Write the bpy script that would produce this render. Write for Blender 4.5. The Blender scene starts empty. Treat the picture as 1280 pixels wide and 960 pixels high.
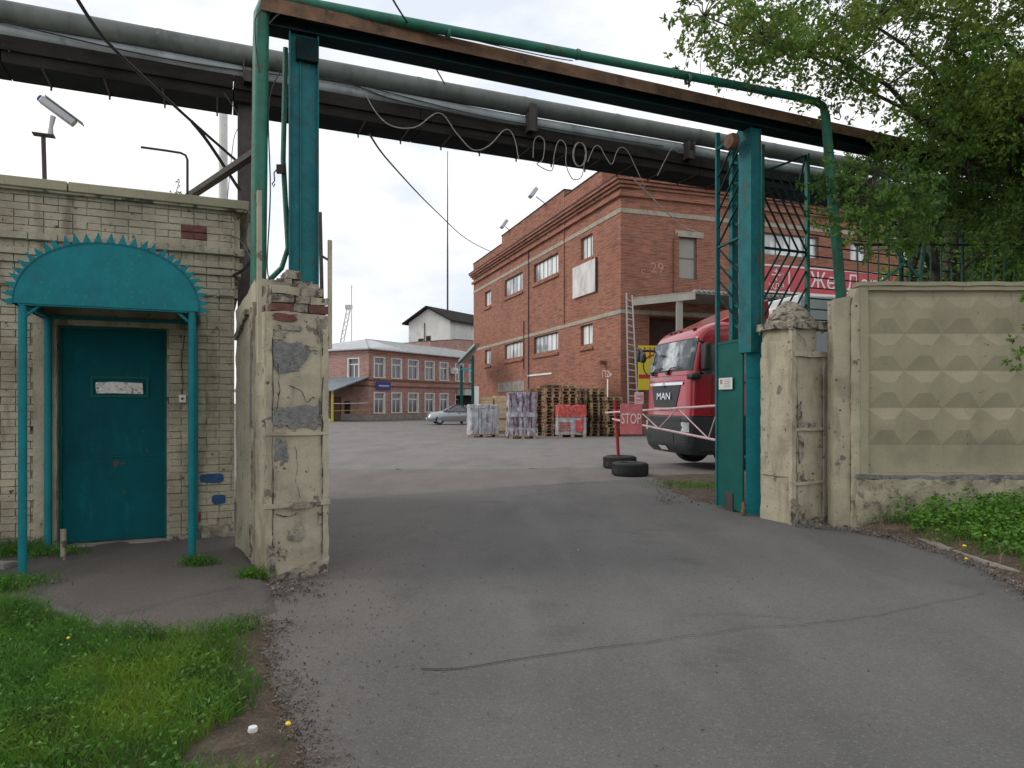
import bpy, bmesh, math, random
import numpy as np
from mathutils import Vector, Matrix, noise, Euler

S = bpy.context.scene
C = S.collection
R = math.radians
rnd = random.Random(7)

# ------------------------------------------------------------------ camera
CAMH = 1.6; F = 860.0; HOR = 503.0
cam_d = bpy.data.cameras.new('camera'); cam = bpy.data.objects.new('camera', cam_d); C.objects.link(cam)
cam_d.sensor_width = 36; cam_d.lens = F / 1280 * 36; cam_d.sensor_fit = 'HORIZONTAL'
cam_d.shift_y = (HOR - 480) / 1280
cam_d.clip_start = .05; cam_d.clip_end = 3000
cam.location = (0, 0, CAMH); cam.rotation_euler = (R(90), 0, 0)
S.camera = cam

# ------------------------------------------------------------------ world: bright, mostly overcast sky
W = bpy.data.worlds.new('World'); S.world = W; W.use_nodes = True
wn = W.node_tree.nodes; wl = W.node_tree.links
wn.clear()
wo = wn.new('ShaderNodeOutputWorld')
sky = wn.new('ShaderNodeTexSky'); sky.sky_type = 'NISHITA'; sky.sun_disc = False
SUN_EL, SUN_AZ = R(38), R(-90)          # azimuth measured clockwise from +Y
sky.sun_elevation = SUN_EL; sky.sun_rotation = SUN_AZ
bg1 = wn.new('ShaderNodeBackground'); bg1.inputs[1].default_value = .13
wl.new(sky.outputs[0], bg1.inputs[0])
bg2 = wn.new('ShaderNodeBackground'); bg2.inputs[1].default_value = 1.0
tc = wn.new('ShaderNodeTexCoord')
mp = wn.new('ShaderNodeMapping'); mp.inputs['Scale'].default_value = (1, 1, 2.6)
wl.new(tc.outputs['Generated'], mp.inputs[0])
n1 = wn.new('ShaderNodeTexNoise'); n1.inputs['Scale'].default_value = 2.6; n1.inputs['Detail'].default_value = 7; n1.inputs['Roughness'].default_value = .55
wl.new(mp.outputs[0], n1.inputs['Vector'])
cr = wn.new('ShaderNodeValToRGB')
cr.color_ramp.elements[0].position = .38; cr.color_ramp.elements[0].color = (.80, .87, .97, 1)
cr.color_ramp.elements[1].position = .56; cr.color_ramp.elements[1].color = (1.15, 1.15, 1.16, 1)
e = cr.color_ramp.elements.new(.47); e.color = (.97, 1.0, 1.05, 1)
wl.new(n1.outputs[0], cr.inputs[0]); wl.new(cr.outputs[0], bg2.inputs[0])
n2 = wn.new('ShaderNodeTexNoise'); n2.inputs['Scale'].default_value = 2.1; n2.inputs['Detail'].default_value = 6
mp2 = wn.new('ShaderNodeMapping'); mp2.inputs['Scale'].default_value = (1, 1, 2.2); mp2.inputs['Location'].default_value = (3.1, 1.7, .4)
wl.new(tc.outputs['Generated'], mp2.inputs[0]); wl.new(mp2.outputs[0], n2.inputs['Vector'])
mr = wn.new('ShaderNodeMapRange'); mr.inputs[1].default_value = .28; mr.inputs[2].default_value = .5; mr.inputs[3].default_value = .82; mr.inputs[4].default_value = 1.0
wl.new(n2.outputs[0], mr.inputs[0])
mx = wn.new('ShaderNodeMixShader'); wl.new(mr.outputs[0], mx.inputs[0]); wl.new(bg1.outputs[0], mx.inputs[1]); wl.new(bg2.outputs[0], mx.inputs[2])
wl.new(mx.outputs[0], wo.inputs[0])

sun_d = bpy.data.lights.new('sun', 'SUN'); sun = bpy.data.objects.new('sun', sun_d); C.objects.link(sun)
sun_d.energy = 1.4; sun_d.angle = R(22); sun_d.color = (1, .95, .87)
sd = Vector((math.sin(SUN_AZ) * math.cos(SUN_EL), math.cos(SUN_AZ) * math.cos(SUN_EL), math.sin(SUN_EL)))
sun.rotation_euler = sd.to_track_quat('Z', 'Y').to_euler()
sun.location = (0, 0, 60)

S.view_settings.view_transform = 'Standard'; S.view_settings.look = 'None'
S.view_settings.exposure = 0.0; S.view_settings.gamma = 1; S.view_settings.use_curve_mapping = False
S.render.engine = 'CYCLES'
S.cycles.use_denoising = True
S.cycles.max_bounces = 6; S.cycles.transparent_max_bounces = 8

# ------------------------------------------------------------------ materials
MATS = {}
def mat(name, col, rough=.85, var=.18, vs=3.0, bump=.0, bs=40.0, metal=0.0, spots=(), coord='pos', spec=.5,
        emit=None, transl=0.0, coat=0.0, vstreak=None, fine=0.0, fs=120.0):
    """base colour varied by noise; spots = [(colour, scale, threshold, softness, (sx,sy,sz))]"""
    if name in MATS: return MATS[name]
    m = bpy.data.materials.new(name); m.use_nodes = True
    nt = m.node_tree; N = nt.nodes; L = nt.links
    b = N['Principled BSDF']
    if coord == 'pos':
        g = N.new('ShaderNodeNewGeometry'); vec = g.outputs['Position']
    else:
        g = N.new('ShaderNodeTexCoord'); vec = g.outputs['Object']
    def nz(scale, detail=5, stretch=None, off=0, rough_=.6):
        v = vec
        if stretch or off:
            q = N.new('ShaderNodeMapping'); q.inputs['Scale'].default_value = stretch or (1, 1, 1)
            q.inputs['Location'].default_value = (off, off * .7, off * 1.3); L.new(vec, q.inputs[0]); v = q.outputs[0]
        t = N.new('ShaderNodeTexNoise'); t.inputs['Scale'].default_value = scale; t.inputs['Detail'].default_value = detail
        t.inputs['Roughness'].default_value = rough_
        L.new(v, t.inputs['Vector']); return t.outputs[0]
    def mixc(fac, a, bcol):
        x = N.new('ShaderNodeMix'); x.data_type = 'RGBA'; L.new(fac, x.inputs[0])
        for s, k in ((a, 6), (bcol, 7)):
            if hasattr(s, 'is_output'): L.new(s, x.inputs[k])
            else: x.inputs[k].default_value = (*s, 1)
        return x.outputs[2]
    lo = tuple(c * (1 - var) for c in col); hi = tuple(min(1, c * (1 + var)) for c in col)
    r = N.new('ShaderNodeMapRange'); r.inputs[1].default_value = .3; r.inputs[2].default_value = .7
    L.new(nz(vs, 6), r.inputs[0])
    c = mixc(r.outputs[0], lo, hi)
    if fine:
        r2 = N.new('ShaderNodeMapRange'); r2.inputs[1].default_value = .35; r2.inputs[2].default_value = .65
        L.new(nz(fs, 3, None, 5), r2.inputs[0])
        q = N.new('ShaderNodeMix'); q.data_type = 'RGBA'; q.blend_type = 'MULTIPLY'; q.inputs[0].default_value = 1
        L.new(c, q.inputs[6])
        f_ = mixc(r2.outputs[0], (1 - fine,) * 3, (1 + fine * .6,) * 3); L.new(f_, q.inputs[7]); c = q.outputs[2]
    for i, sp in enumerate(spots):
        sc_, s_, th, so = sp[:4]; st = sp[4] if len(sp) > 4 else None
        r = N.new('ShaderNodeMapRange'); r.inputs[1].default_value = th; r.inputs[2].default_value = th + so
        L.new(nz(s_, 6, st, 11 * (i + 1)), r.inputs[0]); c = mixc(r.outputs[0], c, sc_)
    L.new(c, b.inputs['Base Color'])
    b.inputs['Roughness'].default_value = rough; b.inputs['Metallic'].default_value = metal
    b.inputs['Specular IOR Level'].default_value = spec
    if coat: b.inputs['Coat Weight'].default_value = coat; b.inputs['Coat Roughness'].default_value = .08
    if bump:
        bp = N.new('ShaderNodeBump'); bp.inputs['Strength'].default_value = bump; bp.inputs['Distance'].default_value = .02
        L.new(nz(bs, 6, None, 3), bp.inputs['Height']); L.new(bp.outputs[0], b.inputs['Normal'])
    if transl:
        out = N['Material Output']; tr = N.new('ShaderNodeBsdfTranslucent'); L.new(c, tr.inputs[0])
        ms = N.new('ShaderNodeMixShader'); ms.inputs[0].default_value = transl
        L.new(b.outputs[0], ms.inputs[1]); L.new(tr.outputs[0], ms.inputs[2]); L.new(ms.outputs[0], out.inputs[0])
    MATS[name] = m
    return m

def brick_mat(name, c1, c2, mortar, dirty=(.10, .07, .06), stain=.6):
    """brickwork for walls tens of metres away, mapped along the wall (x+y) and up (z) in the wall's own space"""
    m = bpy.data.materials.new(name); m.use_nodes = True; nt = m.node_tree; N = nt.nodes; L = nt.links; b = N['Principled BSDF']
    t = N.new('ShaderNodeTexCoord'); sp = N.new('ShaderNodeSeparateXYZ'); L.new(t.outputs['Object'], sp.inputs[0])
    a = N.new('ShaderNodeMath'); L.new(sp.outputs[0], a.inputs[0]); L.new(sp.outputs[1], a.inputs[1])
    cb = N.new('ShaderNodeCombineXYZ'); L.new(a.outputs[0], cb.inputs[0]); L.new(sp.outputs[2], cb.inputs[1])
    bt = N.new('ShaderNodeTexBrick'); L.new(cb.outputs[0], bt.inputs['Vector'])
    bt.inputs['Scale'].default_value = 1; bt.inputs['Brick Width'].default_value = .26; bt.inputs['Row Height'].default_value = .077
    bt.inputs['Mortar Size'].default_value = .011; bt.inputs['Mortar Smooth'].default_value = .1; bt.inputs['Bias'].default_value = -.1
    bt.inputs['Color1'].default_value = (*c1, 1); bt.inputs['Color2'].default_value = (*c2, 1); bt.inputs['Mortar'].default_value = (*mortar, 1)
    cur = bt.outputs[0]
    for (sc, th, so, col, am, st) in ((.35, .45, .3, tuple(x * .62 for x in c1), .6, (1, 1, 1)), (1.6, .52, .2, dirty, stain * .6, (1, 1, .5)),
                                  (9, .55, .12, tuple(min(1, x * 1.25) for x in c2), .45, (1, 1, 3)), (4, .57, .1, dirty, .5, (.5, .5, 3.5)), (1.4, .50, .12, tuple(x * .5 for x in c2), .5, (.8, .8, 9)), (1.9, .53, .1, tuple(min(1, x * 1.4) for x in c1), .45, (.7, .7, 9))):
        mq = N.new('ShaderNodeMapping'); mq.inputs['Scale'].default_value = st; mq.inputs['Location'].default_value = (sc, 0, sc * 3)
        L.new(t.outputs['Object'], mq.inputs[0])
        nn = N.new('ShaderNodeTexNoise'); nn.inputs['Scale'].default_value = sc; nn.inputs['Detail'].default_value = 6
        L.new(mq.outputs[0], nn.inputs[0])
        r = N.new('ShaderNodeMapRange'); r.inputs[1].default_value = th; r.inputs[2].default_value = th + so; r.inputs[4].default_value = am
        L.new(nn.outputs[0], r.inputs[0])
        x = N.new('ShaderNodeMix'); x.data_type = 'RGBA'; L.new(r.outputs[0], x.inputs[0]); L.new(cur, x.inputs[6]); x.inputs[7].default_value = (*col, 1)
        cur = x.outputs[2]
    L.new(cur, b.inputs['Base Color']); b.inputs['Roughness'].default_value = .93
    bp = N.new('ShaderNodeBump'); bp.inputs['Strength'].default_value = .5; bp.inputs['Distance'].default_value = .01; bp.invert = True
    L.new(bt.outputs[1], bp.inputs['Height']); L.new(bp.outputs[0], b.inputs['Normal'])
    MATS[name] = m; return m

CREAM = (.42, .38, .275)
m_cream = mat('cream_plaster', CREAM, .9, .13, 2.2, .35, 28, spots=(((.22, .185, .13), 1.7, .53, .22), ((.10, .085, .07), 14, .635, .04), ((.28, .24, .17), 6, .52, .16, (1, 1, .22)), ((.17, .15, .12), 3.5, .64, .02)), fine=.12)
m_creambrick = mat('cream_painted_brick', (.41, .37, .27), .88, .2, 3.0, .7, 22, spots=(((.23, .195, .135), 1.3, .50, .25), ((.08, .065, .05), 13, .645, .03), ((.22, .18, .13), 5, .54, .14, (1, 1, .25))), fine=.14)
m_joint = mat('painted_joint', (.33, .295, .21), .95, .3, 5, .3, 40, spots=(((.07, .06, .05), 5, .56, .06),))
m_redbrick = mat('old_red_brick', (.15, .06, .05), .93, .35, 12, .5, 50)
m_greyrend = mat('grey_render', (.19, .19, .18), .95, .3, 14, .8, 40, spots=(((.09, .10, .10), 18, .55, .1), ((.28, .22, .15), 9, .62, .08)))
m_rubble = mat('rubble', (.30, .27, .21), .95, .4, 9, .8, 50, spots=(((.10, .08, .065), 12, .5, .1),))
m_conc = mat('fence_concrete', (.35, .315, .215), .92, .12, 1.6, .25, 60, spots=(((.22, .20, .14), 1.4, .52, .28), ((.20, .18, .125), 6, .60, .15, (1, 1, .12)), ((.10, .09, .07), 15, .68, .04)), fine=.12)
m_conc2 = mat('foundation_concrete', (.36, .32, .225), .95, .25, 5, .9, 25, spots=(((.15, .14, .11), 7, .52, .12),))
m_grey_conc = mat('grey_concrete', (.27, .25, .22), .95, .25, 2.0, .5, 40, spots=(((.14, .125, .11), 3, .55, .15),), fine=.15)
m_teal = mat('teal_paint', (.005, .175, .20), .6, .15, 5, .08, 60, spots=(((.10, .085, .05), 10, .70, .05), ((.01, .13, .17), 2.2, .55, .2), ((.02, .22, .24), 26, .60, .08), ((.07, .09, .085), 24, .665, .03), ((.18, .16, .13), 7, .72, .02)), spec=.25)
m_tealcol = mat('weathered_teal_paint', (.012, .135, .150), .6, .22, 6, .25, 50, spots=(((.10, .085, .05), 6, .60, .05, (1.6, 1.6, .4)), ((.02, .19, .20), 18, .62, .06), ((.02, .09, .10), 3, .55, .15)), spec=.25)
m_tealdoor = mat('teal_door_paint', (.002, .082, .097), .7, .12, 3, .1, 50, spots=(((.13, .06, .04), 6, .68, .03), ((.004, .13, .14), 9, .56, .2, (1, 1, .3)), ((.06, .05, .04), 16, .69, .03), ((.002, .05, .07), 1.5, .55, .25)), spec=.12)
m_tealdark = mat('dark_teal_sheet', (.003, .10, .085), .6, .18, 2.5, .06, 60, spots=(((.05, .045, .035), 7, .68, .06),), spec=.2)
m_green = mat('green_pipe_paint', (.012, .135, .085), .5, .3, 6, .2, 50, spots=(((.07, .06, .035), 9, .58, .08), ((.02, .20, .15), 4, .6, .1)), spec=.45)
m_greendark = mat('dark_green_bar', (.004, .036, .034), .75, .3, 8, spec=.2)
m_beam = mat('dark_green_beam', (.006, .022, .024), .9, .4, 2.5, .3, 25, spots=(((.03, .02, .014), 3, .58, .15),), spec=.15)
m_rust = mat('rusty_steel', (.17, .095, .055), .9, .4, 5, .5, 40, spots=(((.07, .045, .03), 7, .55, .15),))
m_darksteel = mat('dark_painted_steel', (.055, .045, .042), .75, .35, 5, .3, 40, spots=(((.11, .08, .06), 9, .6, .1),))
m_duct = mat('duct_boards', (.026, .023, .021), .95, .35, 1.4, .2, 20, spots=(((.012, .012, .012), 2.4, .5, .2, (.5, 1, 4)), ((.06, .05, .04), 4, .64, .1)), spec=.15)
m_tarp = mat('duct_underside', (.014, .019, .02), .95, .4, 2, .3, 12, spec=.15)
m_clad = mat('grey_pipe_cladding', (.13, .145, .135), .6, .25, 1.5, .08, 30, metal=.2, spots=(((.085, .095, .085), 3, .5, .2, (1, 1, .4)), ((.24, .26, .25), 7, .63, .15)))
m_galv = mat('galvanised_sheet', (.30, .32, .31), .5, .22, 1.5, .08, 30, metal=.35, spots=(((.16, .175, .16), 3, .53, .2, (1, 1, .4)), ((.42, .45, .45), 7, .63, .15)))
m_pipe2 = mat('pale_pipe_wrap', (.26, .29, .30), .55, .25, 2.2, .1, 20, metal=.2, spots=(((.17, .18, .17), 5, .57, .15),))
m_cable = mat('dark_cable', (.03, .028, .028), .7, .2, 8)
m_cable_l = mat('pale_cable', (.30, .29, .25), .7, .25, 20)
m_whitepaint = mat('white_paint', (.72, .72, .69), .6, .12, 3, .05, 20, spots=(((.4, .38, .33), 5, .62, .15),))
m_greyroof = mat('grey_metal_roof', (.42, .43, .44), .45, .14, 1.0, .05, 8, metal=.3)
m_blueroof = mat('blue_grey_roof', (.15, .19, .22), .5, .15, 1, 0, 8)
m_band = mat('concrete_band', (.34, .31, .25), .93, .2, 2.5, .2, 20, spots=(((.20, .17, .13), 4, .56, .15),))
m_bigbrick = brick_mat('orange_red_brickwork', (.35, .130, .078), (.20, .066, .042), (.33, .22, .16))
m_lowbrick = brick_mat('faded_purple_red_brickwork', (.44, .245, .205), (.32, .165, .14), (.42, .31, .27), stain=.5)
m_frame = mat('white_window_frame', (.68, .67, .64), .55, .08, 4)
m_framegrey = mat('grey_window_frame', (.16, .145, .12), .65, .2, 4)
m_glass = mat('window_glass', (.06, .07, .08), .08, .5, .7, 0, 1, spec=1.0)
m_glass_sky = mat('window_glass_painted_sky', (.30, .33, .35), .12, .5, .8, 0, 1, spec=1.0, spots=(((.72, .74, .73), 1.1, .42, .1, (.6, 1, .25)),))  # pale base and white streaks paint the reflected sky into the panes
m_black = mat('black_plastic', (.018, .018, .02), .5, .2, 5)
m_rubber = mat('tyre_rubber', (.022, .022, .022), .8, .25, 18, .3, 60, spots=(((.07, .065, .06), 6, .58, .15),), coord='obj')
m_redcab = mat('red_truck_paint', (.36, .005, .018), .3, .1, 1.2, 0, 1, coat=.9, coord='obj', spots=(((.20, .02, .03), 2.5, .55, .2), ((.15, .05, .045), 9, .64, .1),))
m_cabgrey = mat('grey_truck_plastic', (.022, .027, .03), .5, .15, 4, .05, 60, coord='obj')
m_windscreen = mat('windscreen_glass', (.05, .065, .075), .06, .5, 1.6, 0, 1, spec=.35, coord='obj', spots=(((.50, .54, .56), 1.3, .50, .12, (1, 1, .45)), ((.25, .29, .31), 3, .52, .1)))  # pale streaks are cloud reflections painted into the glass colour
m_chrome = mat('chrome', (.75, .76, .78), .15, .05, 3, 0, 1, metal=1)
m_headlamp = mat('headlamp_glass', (.45, .47, .48), .12, .3, 6, coat=1)
m_trailer = mat('grey_white_trailer_sheet', (.55, .58, .60), .45, .08, .8)
m_silver = mat('silver_car_paint', (.34, .36, .39), .3, .05, 2, metal=.55, coat=.8)
m_wood = mat('pallet_wood', (.33, .225, .135), .85, .35, 6, .3, 40, spots=(((.15, .105, .06), 4, .55, .15),))
m_wood2 = mat('pale_pallet_wood', (.42, .30, .175), .85, .3, 5, .3, 40, spots=(((.2, .14, .085), 4, .58, .15),))
m_wood3 = mat('dark_pallet_wood', (.17, .115, .075), .9, .35, 6, .3, 40)
m_woodpale = mat('fresh_timber', (.60, .46, .29), .8, .18, 4, .2, 20, spots=(((.35, .25, .14), 9, .6, .1, (1, 1, 5)),))
m_yellow = mat('yellow_sign', (.55, .43, .02), .6, .06, 3)
m_redsign = mat('red_sign', (.50, .055, .07), .55, .1, 1, spots=(((.42, .10, .11), 2, .6, .2),))
m_pinkstop = mat('faded_red_sign', (.56, .15, .16), .7, .15, 6, spots=(((.60, .36, .35), 9, .62, .12),))
m_redpaint = mat('red_paint', (.35, .015, .025), .5, .15, 9)
m_boomw = mat('pale_pink_paint', (.62, .42, .43), .6, .2, 9)
m_blue = mat('blue_sign', (.02, .035, .23), .5, .1, 3)
m_bluespray = mat('blue_spray_paint', (.02, .07, .16), .8, .25, 20)
m_redspray = mat('red_spray_paint', (.28, .045, .04), .8, .25, 20)
m_paper = mat('white_print', (.70, .69, .66), .8, .06, 20)
m_foil = mat('crumpled_pale_film', (.75, .72, .68), .35, .3, 30, .9, 30, spots=(((.30, .27, .24), 25, .55, .1),))
m_film = mat('pale_stretch_film', (.44, .47, .50), .28, .22, 4, .5, 9, spots=(((.24, .17, .18), 2.6, .50, .12, (2.4, 2.4, .3)), ((.74, .75, .77), 6, .6, .12, (2, 2, .3))))
m_filmlilac = mat('lilac_stretch_film', (.33, .30, .36), .28, .3, 4, .5, 9, spots=(((.11, .05, .07), 2.4, .49, .07, (2.4, 2.4, .35)), ((.66, .68, .72), 5, .56, .08, (2, 2, .2))))
m_filmred = mat('red_wrapped_sacks', (.58, .10, .085), .3, .25, 4, .4, 9, spots=(((.75, .35, .30), 5, .6, .1),))
m_soil = mat('bare_soil', (.085, .062, .042), .97, .4, 6, 1.0, 30, spots=(((.16, .125, .09), 9, .58, .12), ((.04, .032, .024), 3, .55, .15)), fine=.4, fs=60)
m_earth = mat('far_ground', (.10, .09, .06), .97, .3, .5, .3, 8)
m_leafA = mat('spring_leaf', (.105, .20, .028), .6, .4, 2.2, transl=.42)
m_leafB = mat('dark_leaf', (.07, .155, .026), .6, .4, 2.2, transl=.35)
m_leafC = mat('yellow_green_leaf', (.16, .23, .03), .6, .35, 2.2, transl=.42)
m_grass = mat('grass_blades', (.065, .18, .02), .6, .5, 2.6, transl=.35, spots=(((.16, .27, .02), 1.5, .50, .15), ((.035, .09, .02), 3, .56, .15)))
m_weed = mat('weed_leaves', (.09, .225, .02), .55, .45, 7, transl=.3)
m_bark = mat('bark', (.075, .06, .048), .95, .35, 8, .8, 25)
m_pebble = mat('pebbles_and_grit', (.15, .125, .105), .95, .6, 15, spots=(((.5, .47, .41), 12, .66, .04), ((.08, .06, .05), 9, .56, .05)))
m_petal = mat('dandelion_yellow', (.75, .52, .01), .7, .1, 10)
m_tower_w = mat('flaking_whitewash', (.62, .62, .60), .9, .15, .35, .2, 5, spots=(((.36, .35, .32), .8, .55, .2, (1, 1, .4)),))
m_tower_g = mat('grey_tower_render', (.33, .32, .28), .93, .2, .4, .2, 5)
m_darkin = mat('dark_interior', (.02, .016, .014), .95, .3, 2)
m_wooddoor = mat('brown_door', (.13, .07, .035), .8, .2, 3)
m_yellowpost = mat('yellow_post_paint', (.45, .35, .06), .7, .1, 3)
m_graf2 = mat('thin_white_paint', (.55, .47, .42), .9, .3, 6)
m_graf = mat('faded_white_chalk', (.42, .25, .19), .95, .35, 3)

# asphalt: two pavings in one shader family
def asphalt(name, base, warm, worn):
    m = bpy.data.materials.new(name); m.use_nodes = True; nt = m.node_tree; N = nt.nodes; L = nt.links; b = N['Principled BSDF']
    g = N.new('ShaderNodeNewGeometry'); P_ = g.outputs['Position']
    def nz(s, d=5, st=None, off=0):
        q = N.new('ShaderNodeMapping'); q.inputs['Scale'].default_value = st or (1, 1, 1); q.inputs['Location'].default_value = (off, off * 2, 0)
        L.new(P_, q.inputs[0]); t = N.new('ShaderNodeTexNoise'); t.inputs['Scale'].default_value = s; t.inputs['Detail'].default_value = d; t.inputs['Roughness'].default_value = .6
        L.new(q.outputs[0], t.inputs['Vector']); return t.outputs[0]
    def ramp(s, lo, hi, a=0, bb=1):
        r = N.new('ShaderNodeMapRange'); r.inputs[1].default_value = lo; r.inputs[2].default_value = hi; r.inputs[3].default_value = a; r.inputs[4].default_value = bb
        L.new(s, r.inputs[0]); return r.outputs[0]
    def mx_(f, a, c, blend='MIX'):
        x = N.new('ShaderNodeMix'); x.data_type = 'RGBA'; x.blend_type = blend
        if hasattr(f, 'is_output'): L.new(f, x.inputs[0])
        else: x.inputs[0].default_value = f
        for s, k in ((a, 6), (c, 7)):
            if hasattr(s, 'is_output'): L.new(s, x.inputs[k])
            else: x.inputs[k].default_value = (*s, 1)
        return x.outputs[2]
    c = mx_(ramp(nz(.55, 5), .35, .65), base, warm)
    c = mx_(ramp(nz(.9, 6, (1, .35, 1), 7), .48, .66, 0, .65), c, tuple(x * .68 for x in base))      # long dark tracks
    c = mx_(ramp(nz(1.3, 7, (1, .3, 1), 4), .48, .7, 0, .75), c, worn)
    c = mx_(ramp(nz(.8, 5, (1, 1, 1), 13), .60, .70, 0, .55), c, tuple(x * .55 for x in base))       # oil stains
    if name == 'driveway_asphalt':       # dried mud and dust along the lawn side
        sx = N.new('ShaderNodeSeparateXYZ'); L.new(P_, sx.inputs[0])
        dm = N.new('ShaderNodeMath'); dm.operation = 'MULTIPLY'; L.new(ramp(sx.outputs[0], -.1, -1.5), dm.inputs[0]); L.new(ramp(nz(1.7, 7, None, 21), .34, .62), dm.inputs[1])
        c = mx_(dm.outputs[0], c, (.160, .138, .122))
        c = mx_(ramp(nz(7, 6, None, 31), .60, .72, 0, .5), c, (.15, .125, .11))
    v = N.new('ShaderNodeTexVoronoi'); v.inputs['Scale'].default_value = 95; L.new(P_, v.inputs['Vector'])
    sp = N.new('ShaderNodeSeparateColor'); L.new(v.outputs['Color'], sp.inputs[0])
    c = mx_(ramp(sp.outputs[0], .88, .92, 0, .35), c, tuple(min(1, x * 2.1) for x in base))
    c = mx_(ramp(sp.outputs[1], .85, .9, 0, .4), c, tuple(x * .45 for x in base))
    c = mx_(ramp(nz(160, 3), .4, .6, .1, .5), c, tuple(x * .7 for x in base))
    L.new(c, b.inputs['Base Color']); b.inputs['Roughness'].default_value = .88; b.inputs['Specular IOR Level'].default_value = .35
    bp = N.new('ShaderNodeBump'); bp.inputs['Strength'].default_value = .55; bp.inputs['Distance'].default_value = .006
    L.new(nz(110, 5), bp.inputs['Height'])
    bp2 = N.new('ShaderNodeBump'); bp2.inputs['Strength'].default_value = .35; bp2.inputs['Distance'].default_value = .03
    L.new(nz(3.2, 4), bp2.inputs['Height']); L.new(bp.outputs[0], bp2.inputs['Normal'])
    L.new(bp2.outputs[0], b.inputs['Normal'])
    MATS[name] = m; return m
m_asph = asphalt('driveway_asphalt', (.116, .113, .110), (.140, .133, .127), (.175, .163, .152))
m_asph_old = asphalt('old_rough_asphalt', (.165, .146, .138), (.19, .165, .155), (.23, .20, .185))
m_asph_yard = asphalt('yard_asphalt', (.19, .180, .174), (.22, .205, .196), (.26, .24, .225))
m_asph_pad = asphalt('doorstep_asphalt', (.098, .088, .080), (.125, .108, .097), (.15, .13, .115))
m_crack = mat('gap_shade_dark', (.035, .03, .028), .95, .3, 12)

# ------------------------------------------------------------------ geometry helpers
def G(px, py, z=0.0):
    """point at height z seen at photo pixel (px,py)"""
    d = (CAMH - z) * F / (py - HOR)
    return ((px - 640) / F * d, d)
def P(px, py, d):
    return Vector(((px - 640) / F * d, d, CAMH + (HOR - py) / F * d))

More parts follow.
